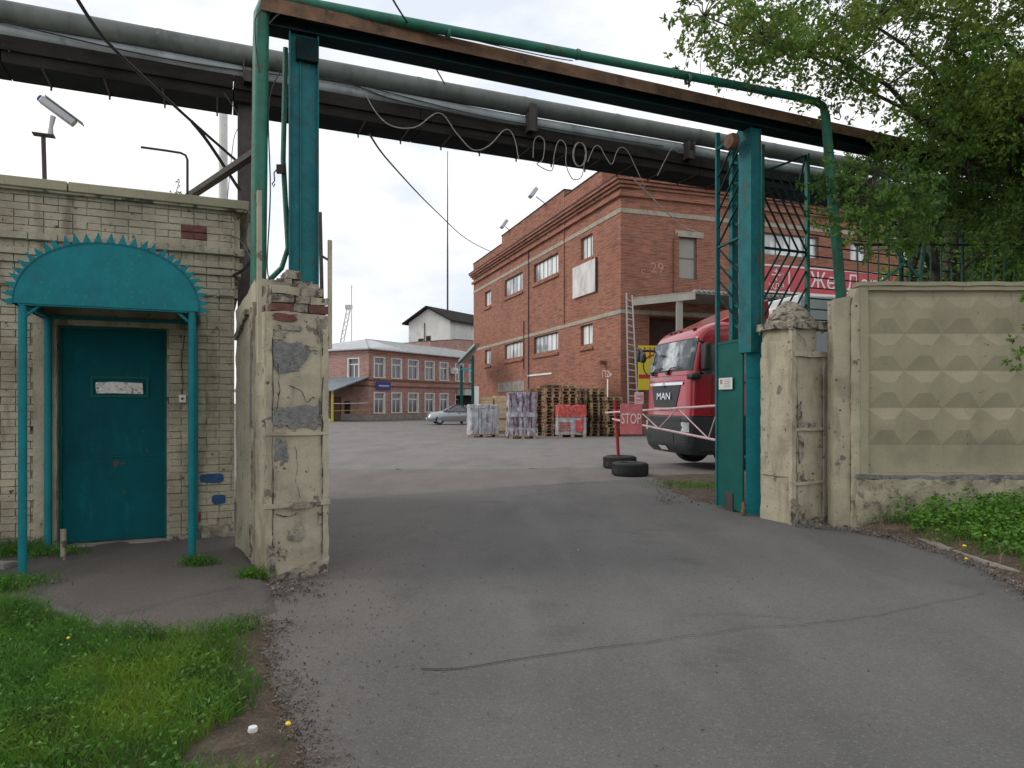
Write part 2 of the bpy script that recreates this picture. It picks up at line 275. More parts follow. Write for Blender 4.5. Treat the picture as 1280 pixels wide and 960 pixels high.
class MB:
    def __init__(s): s.v = []; s.f = []; s.sm = []
    def add(s, vs, fs, smooth=False, M=None):
        o = len(s.v)
        for p in vs: s.v.append(tuple(M @ Vector(p)) if M is not None else tuple(p))
        for f in fs: s.f.append([o + i for i in f]); s.sm.append(smooth)
    def box(s, x0, x1, y0, y1, z0, z1, M=None):
        s.add([(x0, y0, z0), (x1, y0, z0), (x1, y1, z0), (x0, y1, z0), (x0, y0, z1), (x1, y0, z1), (x1, y1, z1), (x0, y1, z1)],
              [(0, 3, 2, 1), (4, 5, 6, 7), (0, 1, 5, 4), (1, 2, 6, 5), (2, 3, 7, 6), (3, 0, 4, 7)], M=M)
        return s
    def jbox(s, x0, x1, y0, y1, z0, z1, j, rg=rnd, M=None):
        a = [(x, y, z) for z in (z0, z1) for (x, y) in ((x0, y0), (x1, y0), (x1, y1), (x0, y1))]
        a = [(p[0] + rg.uniform(-j, j), p[1] + rg.uniform(-j, j), p[2] + rg.uniform(-j, j)) for p in a]
        s.add(a, [(0, 3, 2, 1), (4, 5, 6, 7), (0, 1, 5, 4), (1, 2, 6, 5), (2, 3, 7, 6), (3, 0, 4, 7)], M=M); return s
    def tube(s, pts, r, n=8, caps=True, smooth=True):
        pts = [Vector(p) for p in pts]; k = len(pts); rs = r if isinstance(r, (list, tuple)) else [r] * k
        vs = []; up = None
        for i in range(k):
            t = (pts[min(i + 1, k - 1)] - pts[max(i - 1, 0)])
            if t.length < 1e-9: t = Vector((0, 0, 1))
            t.normalize()
            if up is None:
                up = Vector((0, 0, 1)) if abs(t.z) < .9 else Vector((1, 0, 0))
            a = t.cross(up)
            if a.length < 1e-6: a = t.cross(Vector((1, 0, 0)))
            a.normalize(); b = a.cross(t).normalized(); up = b
            for j in range(n):
                th = 2 * math.pi * j / n
                vs.append(pts[i] + (a * math.cos(th) + b * math.sin(th)) * rs[i])
        fs = []
        for i in range(k - 1):
            for j in range(n):
                fs.append((i * n + j, i * n + (j + 1) % n, (i + 1) * n + (j + 1) % n, (i + 1) * n + j))
        s.add(vs, fs, smooth)
        if caps:
            s.add(vs[:n], [tuple(range(n))[::-1]]); s.add(vs[-n:], [tuple(range(n))])
        return s
    def bar(s, a, b, w, h=None):
        """rectangular bar between two points"""
        h = h or w; a = Vector(a); b = Vector(b); t = (b - a).normalized()
        u = Vector((0, 0, 1)) if abs(t.z) < .95 else Vector((0, 1, 0))
        x = t.cross(u).normalized() * w / 2; y = x.cross(t).normalized() * h / 2
        vs = [a - x - y, a + x - y, a + x + y, a - x + y, b - x - y, b + x - y, b + x + y, b - x + y]
        s.add(vs, [(0, 3, 2, 1), (4, 5, 6, 7), (0, 1, 5, 4), (1, 2, 6, 5), (2, 3, 7, 6), (3, 0, 4, 7)]); return s
    def prism(s, poly, t0, t1, axis='y'):
        """polygon (a,b) in the xz plane (axis y), yz plane (axis x) or xy plane (axis z), extruded t0..t1"""
        n = len(poly)
        def q(p, t): return {'y': (p[0], t, p[1]), 'x': (t, p[0], p[1]), 'z': (p[0], p[1], t)}[axis]
        vs = [q(p, t0) for p in poly] + [q(p, t1) for p in poly]
        s.add(vs, [tuple(range(n)), tuple(range(n, 2 * n))[::-1]] + [(i, i + n, (i + 1) % n + n, (i + 1) % n) for i in range(n)])
        return s
    def lathe(s, prof, n=24, axis='z', M=None, smooth=True):
        vs = []; k = len(prof)
        for (r, h) in prof:
            for j in range(n):
                t = 2 * math.pi * j / n; c, q = r * math.cos(t), r * math.sin(t)
                vs.append((c, q, h) if axis == 'z' else (h, c, q))
        fs = [(i * n + j, i * n + (j + 1) % n, (i + 1) * n + (j + 1) % n, (i + 1) * n + j) for i in range(k - 1) for j in range(n)]
        s.add(vs, fs, smooth, M); return s
    def quad(s, a, b, c, d): s.add([a, b, c, d], [(0, 1, 2, 3)]); return s
    def mesh(s, name):
        me = bpy.data.meshes.new(name); me.from_pydata(s.v, [], s.f); me.polygons.foreach_set('use_smooth', s.sm)
        bm = bmesh.new(); bm.from_mesh(me); bmesh.ops.remove_doubles(bm, verts=bm.verts, dist=1e-5)
        bmesh.ops.recalc_face_normals(bm, faces=bm.faces); bm.to_mesh(me); bm.free(); me.set_sharp_from_angle(angle=R(42)); me.update(); return me
    def build(s, name, m, parent=None, label=None, kind=None, bevel=0):
        me = s.mesh(name); me.materials.append(m)
        o = bpy.data.objects.new(name, me); C.objects.link(o)
        if parent is not None: o.parent = parent
        if label: o['label'] = label
        if kind: o['kind'] = kind
        if bevel:
            b = o.modifiers.new('bevel', 'BEVEL'); b.width = bevel; b.segments = 2; b.limit_method = 'ANGLE'
        return o

def tag(o, label=None, cat=None, group=None, kind=None):
    if label: o['label'] = label
    if cat: o['category'] = cat
    if group: o['group'] = group
    if kind: o['kind'] = kind
    return o
def E(name, label, cat, loc=(0, 0, 0), rz=0, group=None):
    o = bpy.data.objects.new(name, None); C.objects.link(o); o.location = loc; o.rotation_euler = (0, 0, rz); o.empty_display_size = .2
    return tag(o, label, cat, group)
def inst(name, me, parent, loc=(0, 0, 0), rot=(0, 0, 0), sc=(1, 1, 1), label=None):
    o = bpy.data.objects.new(name, me); C.objects.link(o); o.location = loc; o.rotation_euler = rot; o.scale = sc
    if parent is not None: o.parent = parent
    if label: o['label'] = label
    return o
def npmesh(name, V, Fc, m, parent=None, smooth=False):
    V = np.asarray(V, np.float32); Fc = np.asarray(Fc, np.int32)
    me = bpy.data.meshes.new(name); me.vertices.add(len(V)); me.vertices.foreach_set('co', V.ravel())
    k = Fc.shape[1]; me.loops.add(Fc.size); me.loops.foreach_set('vertex_index', Fc.ravel())
    me.polygons.add(len(Fc)); me.polygons.foreach_set('loop_start', np.arange(0, Fc.size, k, dtype=np.int32))
    me.polygons.foreach_set('use_smooth', [smooth] * len(Fc))
    me.update(calc_edges=True); me.validate(); me.materials.append(m)
    o = bpy.data.objects.new(name, me); C.objects.link(o)
    if parent is not None: o.parent = parent
    return o
def text(body, size, m, parent, loc, rot, name='lettering', ext=.004, align='CENTER', sx=1.0, label=None):
    cu = bpy.data.curves.new('t', 'FONT'); cu.body = body; cu.size = size; cu.extrude = ext; cu.align_x = align; cu.align_y = 'CENTER'
    cu.resolution_u = 3
    o = bpy.data.objects.new('t', cu); C.objects.link(o)
    bpy.context.view_layer.update()
    dg = bpy.context.evaluated_depsgraph_get(); me = bpy.data.meshes.new_from_object(o.evaluated_get(dg))
    bpy.data.objects.remove(o); me.materials.clear(); me.materials.append(m)
    return inst(name, me, parent, loc, rot, (sx, 1, 1), label)
def nz3(p, s, o=0.0): return noise.noise(Vector((p[0] * s + o, p[1] * s + o * .7, p[2] * s - o)))

def rough_box(mb, x0, x1, y0, y1, z0, z1, cell, amp, seed=0.0, fn=None, sides='xXyYzZ'):
    """a box with a fine grid on every face, displaced by smooth noise; fn(p)->p reshapes it further"""
    def dsp(p):
        q = Vector((p[0] + nz3(p, 5, seed) * amp + nz3(p, 17, seed) * amp * .45,
                    p[1] + nz3(p, 5, seed + 31) * amp + nz3(p, 17, seed + 9) * amp * .45, p[2] + nz3(p, 5, seed + 77) * amp))
        return fn(q) if fn else q
    lo = (x0, y0, z0); hi = (x1, y1, z1)
    for ax, sd_ in ((0, 0), (0, 1), (1, 0), (1, 1), (2, 0), (2, 1)):
        if ('xyz'[ax] if not sd_ else 'XYZ'[ax]) not in sides: continue
        a, b = [i for i in range(3) if i != ax]
        na = max(1, round((hi[a] - lo[a]) / cell)); nb = max(1, round((hi[b] - lo[b]) / cell)); vs = []
        for i in range(na + 1):
            for j in range(nb + 1):
                p = [0, 0, 0]; p[ax] = hi[ax] if sd_ else lo[ax]; p[a] = lo[a] + (hi[a] - lo[a]) * i / na; p[b] = lo[b] + (hi[b] - lo[b]) * j / nb
                vs.append(dsp(p))
        mb.add(vs, [(i * (nb + 1) + j, (i + 1) * (nb + 1) + j, (i + 1) * (nb + 1) + j + 1, i * (nb + 1) + j + 1) for i in range(na) for j in range(nb)], True)
    return mb

def patch(parent, cx, cz, w, h, y, m, name, seed, thick=.004, label=None, n=84, rag=1.0):
    """irregular patch standing on a face that looks to local -y"""
    rg = random.Random(seed); poly = []
    for i in range(n):
        t = 2 * math.pi * i / n; rr = 1 + rag * (.55 * noise.noise(Vector((math.cos(t) * 1.5 + seed, math.sin(t) * 1.5, seed))) + .30 * noise.noise(Vector((math.cos(t) * 5 + seed, math.sin(t) * 5, seed))) + rg.uniform(-.045, .045))
        poly.append((cx + math.copysign(abs(math.cos(t)) ** .55, math.cos(t)) * w / 2 * rr, cz + math.copysign(abs(math.sin(t)) ** .55, math.sin(t)) * h / 2 * rr))
    return MB().prism(poly, y - thick, y + .01).build(name, m, parent, label)

def wall(mb, L, z0, z1, holes, depth=.15, horiz='x', base=0.0, sgn=1, cell=None):
    """wall face in the plane y=0 (horiz x, looking to -y) or x=0 (horiz y, looking to -x) with reveals round the holes"""
    xs = sorted({0, L, *[h[0] for h in holes], *[h[1] for h in holes]}); zs = sorted({z0, z1, *[h[2] for h in holes], *[h[3] for h in holes]})
    def q(a, d, z): return (a, d, z) if horiz == 'x' else (d, a, z)
    def inh(a, z): return any(h[0] < a < h[1] and h[2] < z < h[3] for h in holes)
    for i in range(len(xs) - 1):
        for j in range(len(zs) - 1):
            if not inh((xs[i] + xs[i + 1]) / 2, (zs[j] + zs[j + 1]) / 2):
                mb.quad(q(xs[i], 0, zs[j]), q(xs[i + 1], 0, zs[j]), q(xs[i + 1], 0, zs[j + 1]), q(xs[i], 0, zs[j + 1]))
    for (a, b, c, d) in holes:
        mb.quad(q(a, 0, c), q(b, 0, c), q(b, depth, c), q(a, depth, c)); mb.quad(q(a, 0, d), q(b, 0, d), q(b, depth, d), q(a, depth, d))
        mb.quad(q(a, 0, c), q(a, depth, c), q(a, depth, d), q(a, 0, d)); mb.quad(q(b, 0, c), q(b, depth, c), q(b, depth, d), q(b, 0, d))
    return mb

def window(parent, a0, a1, z0, z1, horiz, nm, m_f, m_g, depth=.12, fw=.06, cross=None, name='window'):
    """frame with mullions (one mesh) > panes; stands in the wall made by wall()"""
    f = MB()
    def bx(p0, p1, q0, q1, d0, d1, mb):
        if horiz == 'x': mb.box(p0, p1, d0, d1, q0, q1)
        else: mb.box(d0, d1, p0, p1, q0, q1)
    bx(a0, a0 + fw, z0, z1, depth - .06, depth, f); bx(a1 - fw, a1, z0, z1, depth - .06, depth, f)
    bx(a0 + fw, a1 - fw, z0, z0 + fw, depth - .058, depth, f); bx(a0 + fw, a1 - fw, z1 - fw, z1, depth - .058, depth, f)
    edges = [a0 + (a1 - a0) * i / nm for i in range(nm + 1)]
    for e_ in edges[1:-1]: bx(e_ - fw * .4, e_ + fw * .4, z0 + fw, z1 - fw, depth - .055, depth, f)
    if cross: bx(a0 + fw, a1 - fw, cross - fw * .4, cross + fw * .4, depth - .053, depth - .002, f)
    fo = f.build(name, m_f, parent)
    zz = [z0 + fw, cross, z1 - fw] if cross else [z0 + fw, z1 - fw]
    for i in range(nm):
        for j in range(len(zz) - 1):
            g = MB(); bx(edges[i] + fw * .4, edges[i + 1] - fw * .4, zz[j], zz[j + 1], depth - .03, depth - .022, g)
            g.build('pane', m_g, fo)
    return fo

def inpoly(x, y, poly):
    c = False; n = len(poly)
    for i in range(n):
        x1, y1 = poly[i]; x2, y2 = poly[(i + 1) % n]
        if (y1 > y) != (y2 > y) and x < (x2 - x1) * (y - y1) / (y2 - y1) + x1: c = not c
    return c
def edist(x, y, poly):
    d = 1e9; n = len(poly)
    for i in range(n):
        x1, y1 = poly[i]; x2, y2 = poly[(i + 1) % n]; dx, dy = x2 - x1, y2 - y1
        t = max(0, min(1, ((x - x1) * dx + (y - y1) * dy) / (dx * dx + dy * dy + 1e-12)))
        d = min(d, math.hypot(x - x1 - t * dx, y - y1 - t * dy))
    return d
def sheet(name, poly, cell, hf, m, skirt=.03, nzamp=.06, seed=0, kind='structure'):
    """terrain sheet over a polygon: rises out of the ground at a wobbling edge to height hf(x,y,distance from edge)"""
    xs = [p[0] for p in poly]; ys = [p[1] for p in poly]; x0, x1, y0, y1 = min(xs) - .2, max(xs) + .2, min(ys) - .2, max(ys) + .2
    nx = int((x1 - x0) / cell) + 1; ny = int((y1 - y0) / cell) + 1; H = {}
    V = []; idx = {}
    for i in range(nx + 1):
        for j in range(ny + 1):
            x, y = x0 + i * cell, y0 + j * cell; ins = inpoly(x, y, poly); d = edist(x, y, poly)
            sdist = (d if ins else -d) + nzamp * noise.noise(Vector((x * 2.3, y * 2.3, seed))) + nzamp * .5 * noise.noise(Vector((x * 9, y * 9, seed)))
            if sdist > -.16: idx[(i, j)] = len(V); V.append((x, y, hf(x, y, sdist) if sdist > 0 else max(-.03, sdist * .5)))
    Fc = [(idx[(i, j)], idx[(i + 1, j)], idx[(i + 1, j + 1)], idx[(i, j + 1)]) for i in range(nx) for j in range(ny)
          if all(k in idx for k in ((i, j), (i + 1, j), (i + 1, j + 1), (i, j + 1)))]
    o = npmesh(name, V, Fc, m, smooth=True); o['kind'] = kind; return o

g_dir = Vector((.917, .399, 0)); GA = math.atan2(.399, .917)      # the gate line
p_dir = Vector((-.399, .917, 0))

# ------------------------------------------------------------------ ground
gm = MB(); gm.quad((-600, -200, -.06), (600, -200, -.06), (600, 900, -.06), (-600, 900, -.06)); gm.build('ground', m_earth, kind='structure')
def grid(name, poly, z, m, cell, amp, kind='structure', gap=None):
    xs = [p[0] for p in poly]; ys = [p[1] for p in poly]; V = []; idx = {}
    nx = int((max(xs) - min(xs)) / cell); ny = int((max(ys) - min(ys)) / cell); x0, y0 = min(xs), min(ys)
    Fc = []
    def vid(i, j):
        if (i, j) not in idx:
            x, y = x0 + i * cell, y0 + j * cell; idx[(i, j)] = len(V)
            V.append((x, y, z + amp * noise.noise(Vector((x * .6, y * .6, 1.3)))))
        return idx[(i, j)]
    for i in range(nx):
        for j in range(ny):
            if inpoly(x0 + (i + .5) * cell, y0 + (j + .5) * cell, poly): Fc.append((vid(i, j), vid(i + 1, j), vid(i + 1, j + 1), vid(i, j + 1)))
    o = npmesh(name, V, Fc, m, smooth=True); o['kind'] = kind; return o
# paved sheets, each lying a few mm above the one below
MB().quad((-80, -20, -.03), (120, -20, -.03), (120, 140, -.03), (-80, 140, -.03)).build('yard_paving', m_asph_yard, kind='structure')
a = G(412, 624); b = G(765, 600); c_ = G(905, 592); d_ = G(640, 585); f_ = G(412, 586); h_ = G(820, 583)
old_poly = [(-9, 7.6), (a[0], a[1] - .6), (b[0], b[1] - .5), (9, 16.6), (8.5, 18), h_, d_, f_, (-9, 11.5)]
sheet('old_paving', old_poly, .12, lambda x, y, s: -.020 + min(s * .05, .008), m_asph_old, nzamp=.25, seed=3)
drive_poly = [(-12, -6), (16, -6), (16, 20), b, a, (-6, 8.9), (-12, 7)]
sheet('driveway', drive_poly, .12, lambda x, y, s: min(s * .3, .004) + .005 * noise.noise(Vector((x * .7, y * .7, 2))), m_asph, nzamp=.05, seed=5)
# lip where the newer paving stops short
lip = [G(*p) for p in ((526, 838), (545, 839), (575, 838), (605, 833), (640, 827), (690, 820), (745, 812), (800, 806))]
cmb = MB()
for i in range(len(lip) - 1):
    (xa, ya), (xb, yb) = lip[i], lip[i + 1]
    wa = .006 * (1 - i / 7) + .003; wb = .006 * (1 - (i + 1) / 7) + .003
    cmb.add([(xa, ya - wa, .013), (xb, yb - wb, .013), (xb, yb + wb * .5, .0145), (xa, ya + wa * .5, .0145)], [(0, 1, 2, 3)])
cmb.build('paving_crack', m_crack, kind='structure')
def crackline(pts, w, nm):
    q = MB(); pr = [G(*p) for p in pts]; den = []
    for i in range(len(pr) - 1):
        for k in range(8):
            t = k / 8; x = pr[i][0] + (pr[i + 1][0] - pr[i][0]) * t; y = pr[i][1] + (pr[i + 1][1] - pr[i][1]) * t
            den.append((x, y + .03 * noise.noise(Vector((x * 3, y * 3, 0))) + .015 * noise.noise(Vector((x * 13, y * 9, 0)))))
    for i in range(len(den) - 1):
        ww = w * (.5 + abs(noise.noise(Vector((i * .37, 1, w * 50)))) * 1.2)
        (xa, ya), (xb, yb) = den[i], den[i + 1]
        q.add([(xa, ya - ww, .0155), (xb, yb - ww, .0155), (xb, yb + ww, .0155), (xa, ya + ww, .0155)], [(0, 1, 2, 3)])
    q.build('paving_crack', m_crack, kind='structure')
crackline([(800, 806), (870, 796), (940, 786), (1010, 782), (1100, 771), (1160, 757), (1240, 742)], .004, 'a')
crackline([(1000, 776), (920, 768), (850, 770)], .003, 'b')
crackline([(412, 618), (500, 617), (640, 609), (760, 602)], .01, 'c')
hole = MB()
for (px, py, w, h) in ((505, 584, 12, 1.2), (540, 585, 8, .9), (610, 584, 20, 1.2), (440, 586, 14, .8), (700, 582, 12, .8)):
    x, y = G(px, py); ww = w / F * y; hh = h / (py - HOR) * y
    hole.prism([(x + ww * math.cos(t) * (1 + .3 * math.sin(3 * t + px)), y + hh * math.sin(t) * (1 + .3 * math.cos(2 * t + px))) for t in [2 * math.pi * k / 16 for k in range(16)]], -.02, .0)
hole.build('pothole_edges', m_crack, kind='structure')

# soil under the left lawn
lawn = [(-12, 2.0), (-3.8, 5.5)] + [G(*p) for p in ((-60, 742), (0, 745), (40, 752), (100, 776), (150, 792), (240, 795), (315, 782), (345, 775), (342, 800), (330, 815), (345, 850), (362, 885), (372, 925), (390, 980), (410, 1100))] + [(-1.0, 1.2), (-.9, .2), (-12, .2)]
def lawn_h(x, y, s): return min(.055, s * .35) + .012 * noise.noise(Vector((x * 3, y * 3, 0)))
lawn_o = sheet('lawn_soil', lawn, .05, lawn_h, m_soil, nzamp=.06, seed=9)
# doorstep pad of old asphalt
pad = [G(*p) for p in ((30, 742), (60, 748), (96, 766), (140, 781), (190, 786), (250, 786), (310, 779), (348, 766), (338, 735), (325, 712), (305, 690))] + [(-3.0, 8.2), (-6, 6.9)]
sheet('doorstep_pavement', pad, .05, lambda x, y, s: min(.05, s * .9) + .006 * noise.noise(Vector((x * 2, y * 2, 4))) + .022 * max(0, min(1, (y - 6.3))), m_asph_pad, nzamp=.035, seed=12)
def crack2():
    q = MB(); pr = [G(px, py, .06) for px, py in ((135, 768), (165, 764), (200, 756), (240, 744), (275, 737), (300, 734))]
    for i in range(len(pr) - 1):
        q.add([(pr[i][0], pr[i][1] - .006, .068), (pr[i + 1][0], pr[i + 1][1] - .006, .068), (pr[i + 1][0], pr[i + 1][1] + .006, .068), (pr[i][0], pr[i][1] + .006, .068)], [(0, 1, 2, 3)])
    q.build('pavement_crack', m_crack, kind='structure')
crack2()
# right verge
verge = [G(*p) for p in ((1078, 664), (1120, 672), (1180, 690), (1240, 712), (1280, 735), (1340, 765), (1500, 830))] + [(9, 3.5), (14, 3.5), (14, 8.9), (4.4, 8.9)]
def verge_h(x, y, s): return min(s * .45, .07 + .20 * min(1, max(0, (x - 4.5) / 1.8)) * min(1, max(0, (y - 5.8) / 1.8))) + .02 * noise.noise(Vector((x * 2.5, y * 2.5, 0)))
sheet('verge_soil', verge, .06, verge_h, m_soil, nzamp=.06, seed=21)
# dirt patch at the gate leaf
dirt = [G(*p) for p in ((815, 597), (860, 593), (930, 594), (960, 600), (950, 634), (905, 633), (868, 627), (840, 614))]
sheet('gate_dirt', dirt, .06, lambda x, y, s: min(.05, s * .2) + .008 * noise.noise(Vector((x * 5, y * 5, 0))), m_soil, nzamp=.12, seed=33)

# ------------------------------------------------------------------ grass, weeds, grit
rs = np.random.RandomState(4)
def polymask(X, Y, poly):
    c = np.zeros(len(X), bool); n = len(poly)
    for i in range(n):
        x1, y1 = poly[i]; x2, y2 = poly[(i + 1) % n]
        if y1 == y2: continue
        k = ((y1 > Y) != (y2 > Y)) & (X < (x2 - x1) * (Y - y1) / (y2 - y1) + x1); c ^= k
    return c
def nfield(X, Y, s, o=0):
    return np.array([noise.noise(Vector((x * s + o, y * s, o))) for x, y in zip(X, Y)])
def scatter(poly, n, margin, bbox, dens=None, thr=-1):
    X = rs.uniform(bbox[0], bbox[1], n); Y = rs.uniform(bbox[2], bbox[3], n); m_ = polymask(X, Y, poly); X, Y = X[m_], Y[m_]
    D = np.array([edist(x, y, poly) for x, y in zip(X, Y)])
    f = nfield(X, Y, 2.2, 3)
    k = D > margin * (1 + f * 1.6)
    if poly is lawn:
        pd = np.array([edist(x, y, pad) for x, y in zip(X, Y)]); k &= pd > .20 + .22 * f
        sx_, sy_ = G(315, 945); k &= np.hypot(X - sx_, Y - sy_) > .26 + .25 * f
        k &= (D > .2 + .25 * f) | (rs.uniform(0, 1, len(f)) < .25)
    if dens: k &= (f + rs.uniform(-.5, .5, len(f))) > thr
    return X[k], Y[k], D[k]
def blades(name, X, Y, Z, hmin, hmax, w, m, lean=.5):
    n = len(X); a = rs.uniform(0, 6.283, n); h = rs.uniform(hmin, hmax, n); ln = rs.uniform(.1, lean, n) * h
    la = rs.uniform(0, 6.283, n); ww = rs.uniform(.6, 1.2, n) * w
    dx, dy = np.cos(a) * ww / 2, np.sin(a) * ww / 2; lx, ly = np.cos(la) * ln, np.sin(la) * ln
    V = np.zeros((n, 6, 3))
    V[:, 0] = np.stack([X - dx, Y - dy, Z - .01], 1); V[:, 1] = np.stack([X + dx, Y + dy, Z - .01], 1)
    V[:, 2] = np.stack([X + dx * .8 + lx * .35, Y + dy * .8 + ly * .35, Z + h * .55], 1); V[:, 3] = np.stack([X - dx * .8 + lx * .35, Y - dy * .8 + ly * .35, Z + h * .55], 1)
    V[:, 4] = np.stack([X + lx + dx * .1, Y + ly + dy * .1, Z + h * .92], 1); V[:, 5] = np.stack([X + lx - dx * .1, Y + ly - dy * .1, Z + h * .95], 1)
    b = np.arange(n)[:, None] * 6
    Fc = np.concatenate([b + [0, 1, 2, 3], b + [3, 2, 4, 5]], 0)
    o = npmesh(name, V.reshape(-1, 3), Fc, m); return o
def leaves_at(name, Pn, size, m, parent=None, droop=0.0, flat=0.0, asp=.5):
    """one small folded leaf per point"""
    n = len(Pn); 
    d = rs.normal(size=(n, 3)); d[:, 2] = d[:, 2] * (1 - flat) - droop; d /= np.linalg.norm(d, axis=1)[:, None]
    r = rs.normal(size=(n, 3)); s_ = np.cross(d, r); s_ /= np.linalg.norm(s_, axis=1)[:, None]
    if flat:
        s_[:, 2] *= (1 - flat); s_ /= np.linalg.norm(s_, axis=1)[:, None]
    nn = np.cross(d, s_)
    L_ = (size * rs.uniform(.6, 1.25, n))[:, None]
    V = np.zeros((n, 5, 3)); V[:, 0] = Pn; V[:, 1] = Pn + d * L_ * .45 + s_ * L_ * asp * .5 + nn * L_ * .08; V[:, 2] = Pn + d * L_
    V[:, 3] = Pn + d * L_ * .45 - s_ * L_ * asp * .5 + nn * L_ * .08; V[:, 4] = Pn + d * L_ * .5
    b = np.arange(n)[:, None] * 5
    Fc = np.concatenate([b + [0, 1, 4, 4], b + [1, 2, 4, 4], b + [0, 4, 3, 3], b + [4, 2, 3, 3]], 0)[:, :3]
    return npmesh(name, V.reshape(-1, 3), Fc, m, parent)

X, Y, D = scatter(lawn, 120000, .10, (-4.8, -.7, 1.9, 6.2), True, -.5)
Z = np.minimum(.055, D * .35)
g1 = blades('lawn_grass', X, Y, Z, .035, .125, .005, m_grass, 1.0); tag(g1, 'uneven green lawn in front of the gatehouse', 'grass', kind='stuff')
X, Y, D = scatter(lawn, 36000, .12, (-4.8, -.8, 1.9, 6.0), True, -.05)
Zl = np.minimum(.055, D * .35) + rs.uniform(.02, .085, len(X))
w1 = leaves_at('lawn_weeds', np.stack([X, Y, Zl], 1), .034, m_weed, flat=.35, asp=.5); tag(w1, 'low broad-leaved weeds mixed into the lawn', 'weeds', kind='stuff')
X, Y, D = scatter(verge, 30000, .16, (4.3, 9.5, 4.2, 8.75), True, -.5)
Zb = np.array([verge_h(x, y, d) for x, y, d in zip(X, Y, D)])
g2 = blades('verge_grass', X, Y, Zb, .05, .14, .007, m_grass, .8); tag(g2, 'grass on the verge below the concrete fence', 'grass', kind='stuff')
X, Y, D = scatter(verge, 46000, .22, (4.3, 9.5, 4.4, 8.72), True, -.35)
hh = .06 + .22 * np.clip((Y - 6.6) / 1.6, 0, 1) * (1 + nfield(X, Y, 3, 8))
Zb = np.array([verge_h(x, y, d) for x, y, d in zip(X, Y, D)]) + rs.uniform(.15, 1, len(X)) * hh
w2 = leaves_at('verge_weeds', np.stack([X, Y, Zb], 1), .055, m_weed, flat=.55, asp=.65); tag(w2, 'bright leafy weeds thick against the concrete fence foot', 'weeds', kind='stuff')
# dead straw and taller stalks
m_straw = mat('dry_straw', (.26, .21, .10), .9, .3, 8, transl=.2)
X, Y, D = scatter(lawn, 3800, .03, (-4.6, -.8, 1.9, 6.0)); st1 = blades('dry_straw', X, Y, np.minimum(.05, D * .3), .03, .10, .004, m_straw, 1.6); tag(st1, 'dry straw blades lying among the lawn grass', 'straw', kind='stuff')
X, Y, D = scatter(verge, 2600, .04, (4.3, 9.5, 4.2, 8.7)); st2 = blades('dry_straw', X, Y, np.array([verge_h(x, y, d) for x, y, d in zip(X, Y, D)]), .04, .16, .005, m_straw, 1.4); tag(st2, 'dry straw blades along the verge edge', 'straw', kind='stuff')
X, Y, D = scatter(lawn, 2600, .2, (-4.6, -.8, 1.9, 5.6)); st3 = blades('tall_grass', X, Y, np.minimum(.05, D * .3), .10, .19, .005, m_grass, .9); tag(st3, 'taller grass stalks standing out of the lawn', 'grass', kind='stuff')
# small tufts
def tuft(px, py, r, n, h, label, z=.03, m=None):
    x, y = G(px, py); X = x + rs.normal(size=n) * r; Y = y + rs.normal(size=n) * r * .7
    o = blades('grass_tuft', X, Y, np.full(n, z), h * .4, h, .007, m or m_grass, .9)
    k = n // 2; l = leaves_at('leaf', np.stack([x + rs.normal(size=k) * r * .8, y + rs.normal(size=k) * r * .6, z + rs.uniform(.01, h * .6, k)], 1), .035, m_weed, flat=.5, asp=.6)
    l.parent = o; l['kind'] = 'stuff'; l.name = 'low_leaves'
    tag(o, label, 'grass tuft', kind='stuff')
tuft(20, 700, .16, 500, .20, 'weeds growing at the foot of the gatehouse wall', .05)
tuft(75, 700, .14, 300, .13, 'weeds between the two left canopy posts', .05)
tuft(10, 738, .18, 500, .12, 'grass round the foot of the front left canopy post', .04)
tuft(248, 712, .09, 260, .12, 'grass tuft round the foot of the right canopy post', .05)
tuft(318, 728, .07, 320, .14, 'weed tuft at the corner between leaning slab and left gate pillar', .03)
tuft(962, 645, .05, 160, .28, 'dry grass tuft at the foot of the right gate pillar', .0)
tuft(880, 612, .28, 500, .12, 'sparse grass on the dirt patch beside the gate leaf', .03)
tuft(850, 608, .35, 300, .10, 'thin weeds on the dirt patch near the tyres', .03)

def grit(name, pts, label, kind='stuff'):
    b = MB()
    for (x, y, z, s) in pts:
        q = Matrix.Translation((x, y, z)) @ Euler((rnd.uniform(0, 3), rnd.uniform(0, 3), rnd.uniform(0, 3))).to_matrix().to_4x4()
        b.jbox(-s, s, -s * .7, s * .7, -s * .5, s * .5, s * .3, M=q)
    me = bpy.data.meshes.new(name); me.from_pydata(b.v, [], b.f); me.materials.append(m_pebble)
    o = bpy.data.objects.new(name, me); C.objects.link(o); tag(o, label, 'gravel', kind=kind)
pts = []
edgeL = [G(*p) for p in ((345, 775), (335, 800), (350, 850), (362, 885), (372, 925), (390, 980))]
for i in range(1500):
    k = rnd.randrange(len(edgeL) - 1); t = rnd.random(); (xa, ya), (xb, yb) = edgeL[k], edgeL[k + 1]
    pts.append((xa + (xb - xa) * t + rnd.gauss(-.03, .10), ya + (yb - ya) * t + rnd.gauss(0, .06), rnd.uniform(.005, .03), rnd.uniform(.002, .008)))
for i in range(700):
    x, y = G(rnd.gauss(345, 30), rnd.gauss(733, 12)); pts.append((x, y, .02, rnd.uniform(.003, .012)))
for i in range(260):
    x, y = G(rnd.gauss(460, 45), rnd.gauss(780, 75)) ; pts.append((x, y, .012, rnd.uniform(.0015, .006)))
grit('edge_grit', pts, 'grit and crumbs of plaster along the left edge of the driveway')
pts = []
edgeR = [G(*p) for p in ((1000, 660), (1078, 668), (1120, 676), (1180, 694), (1240, 716), (1280, 738), (1340, 768))]
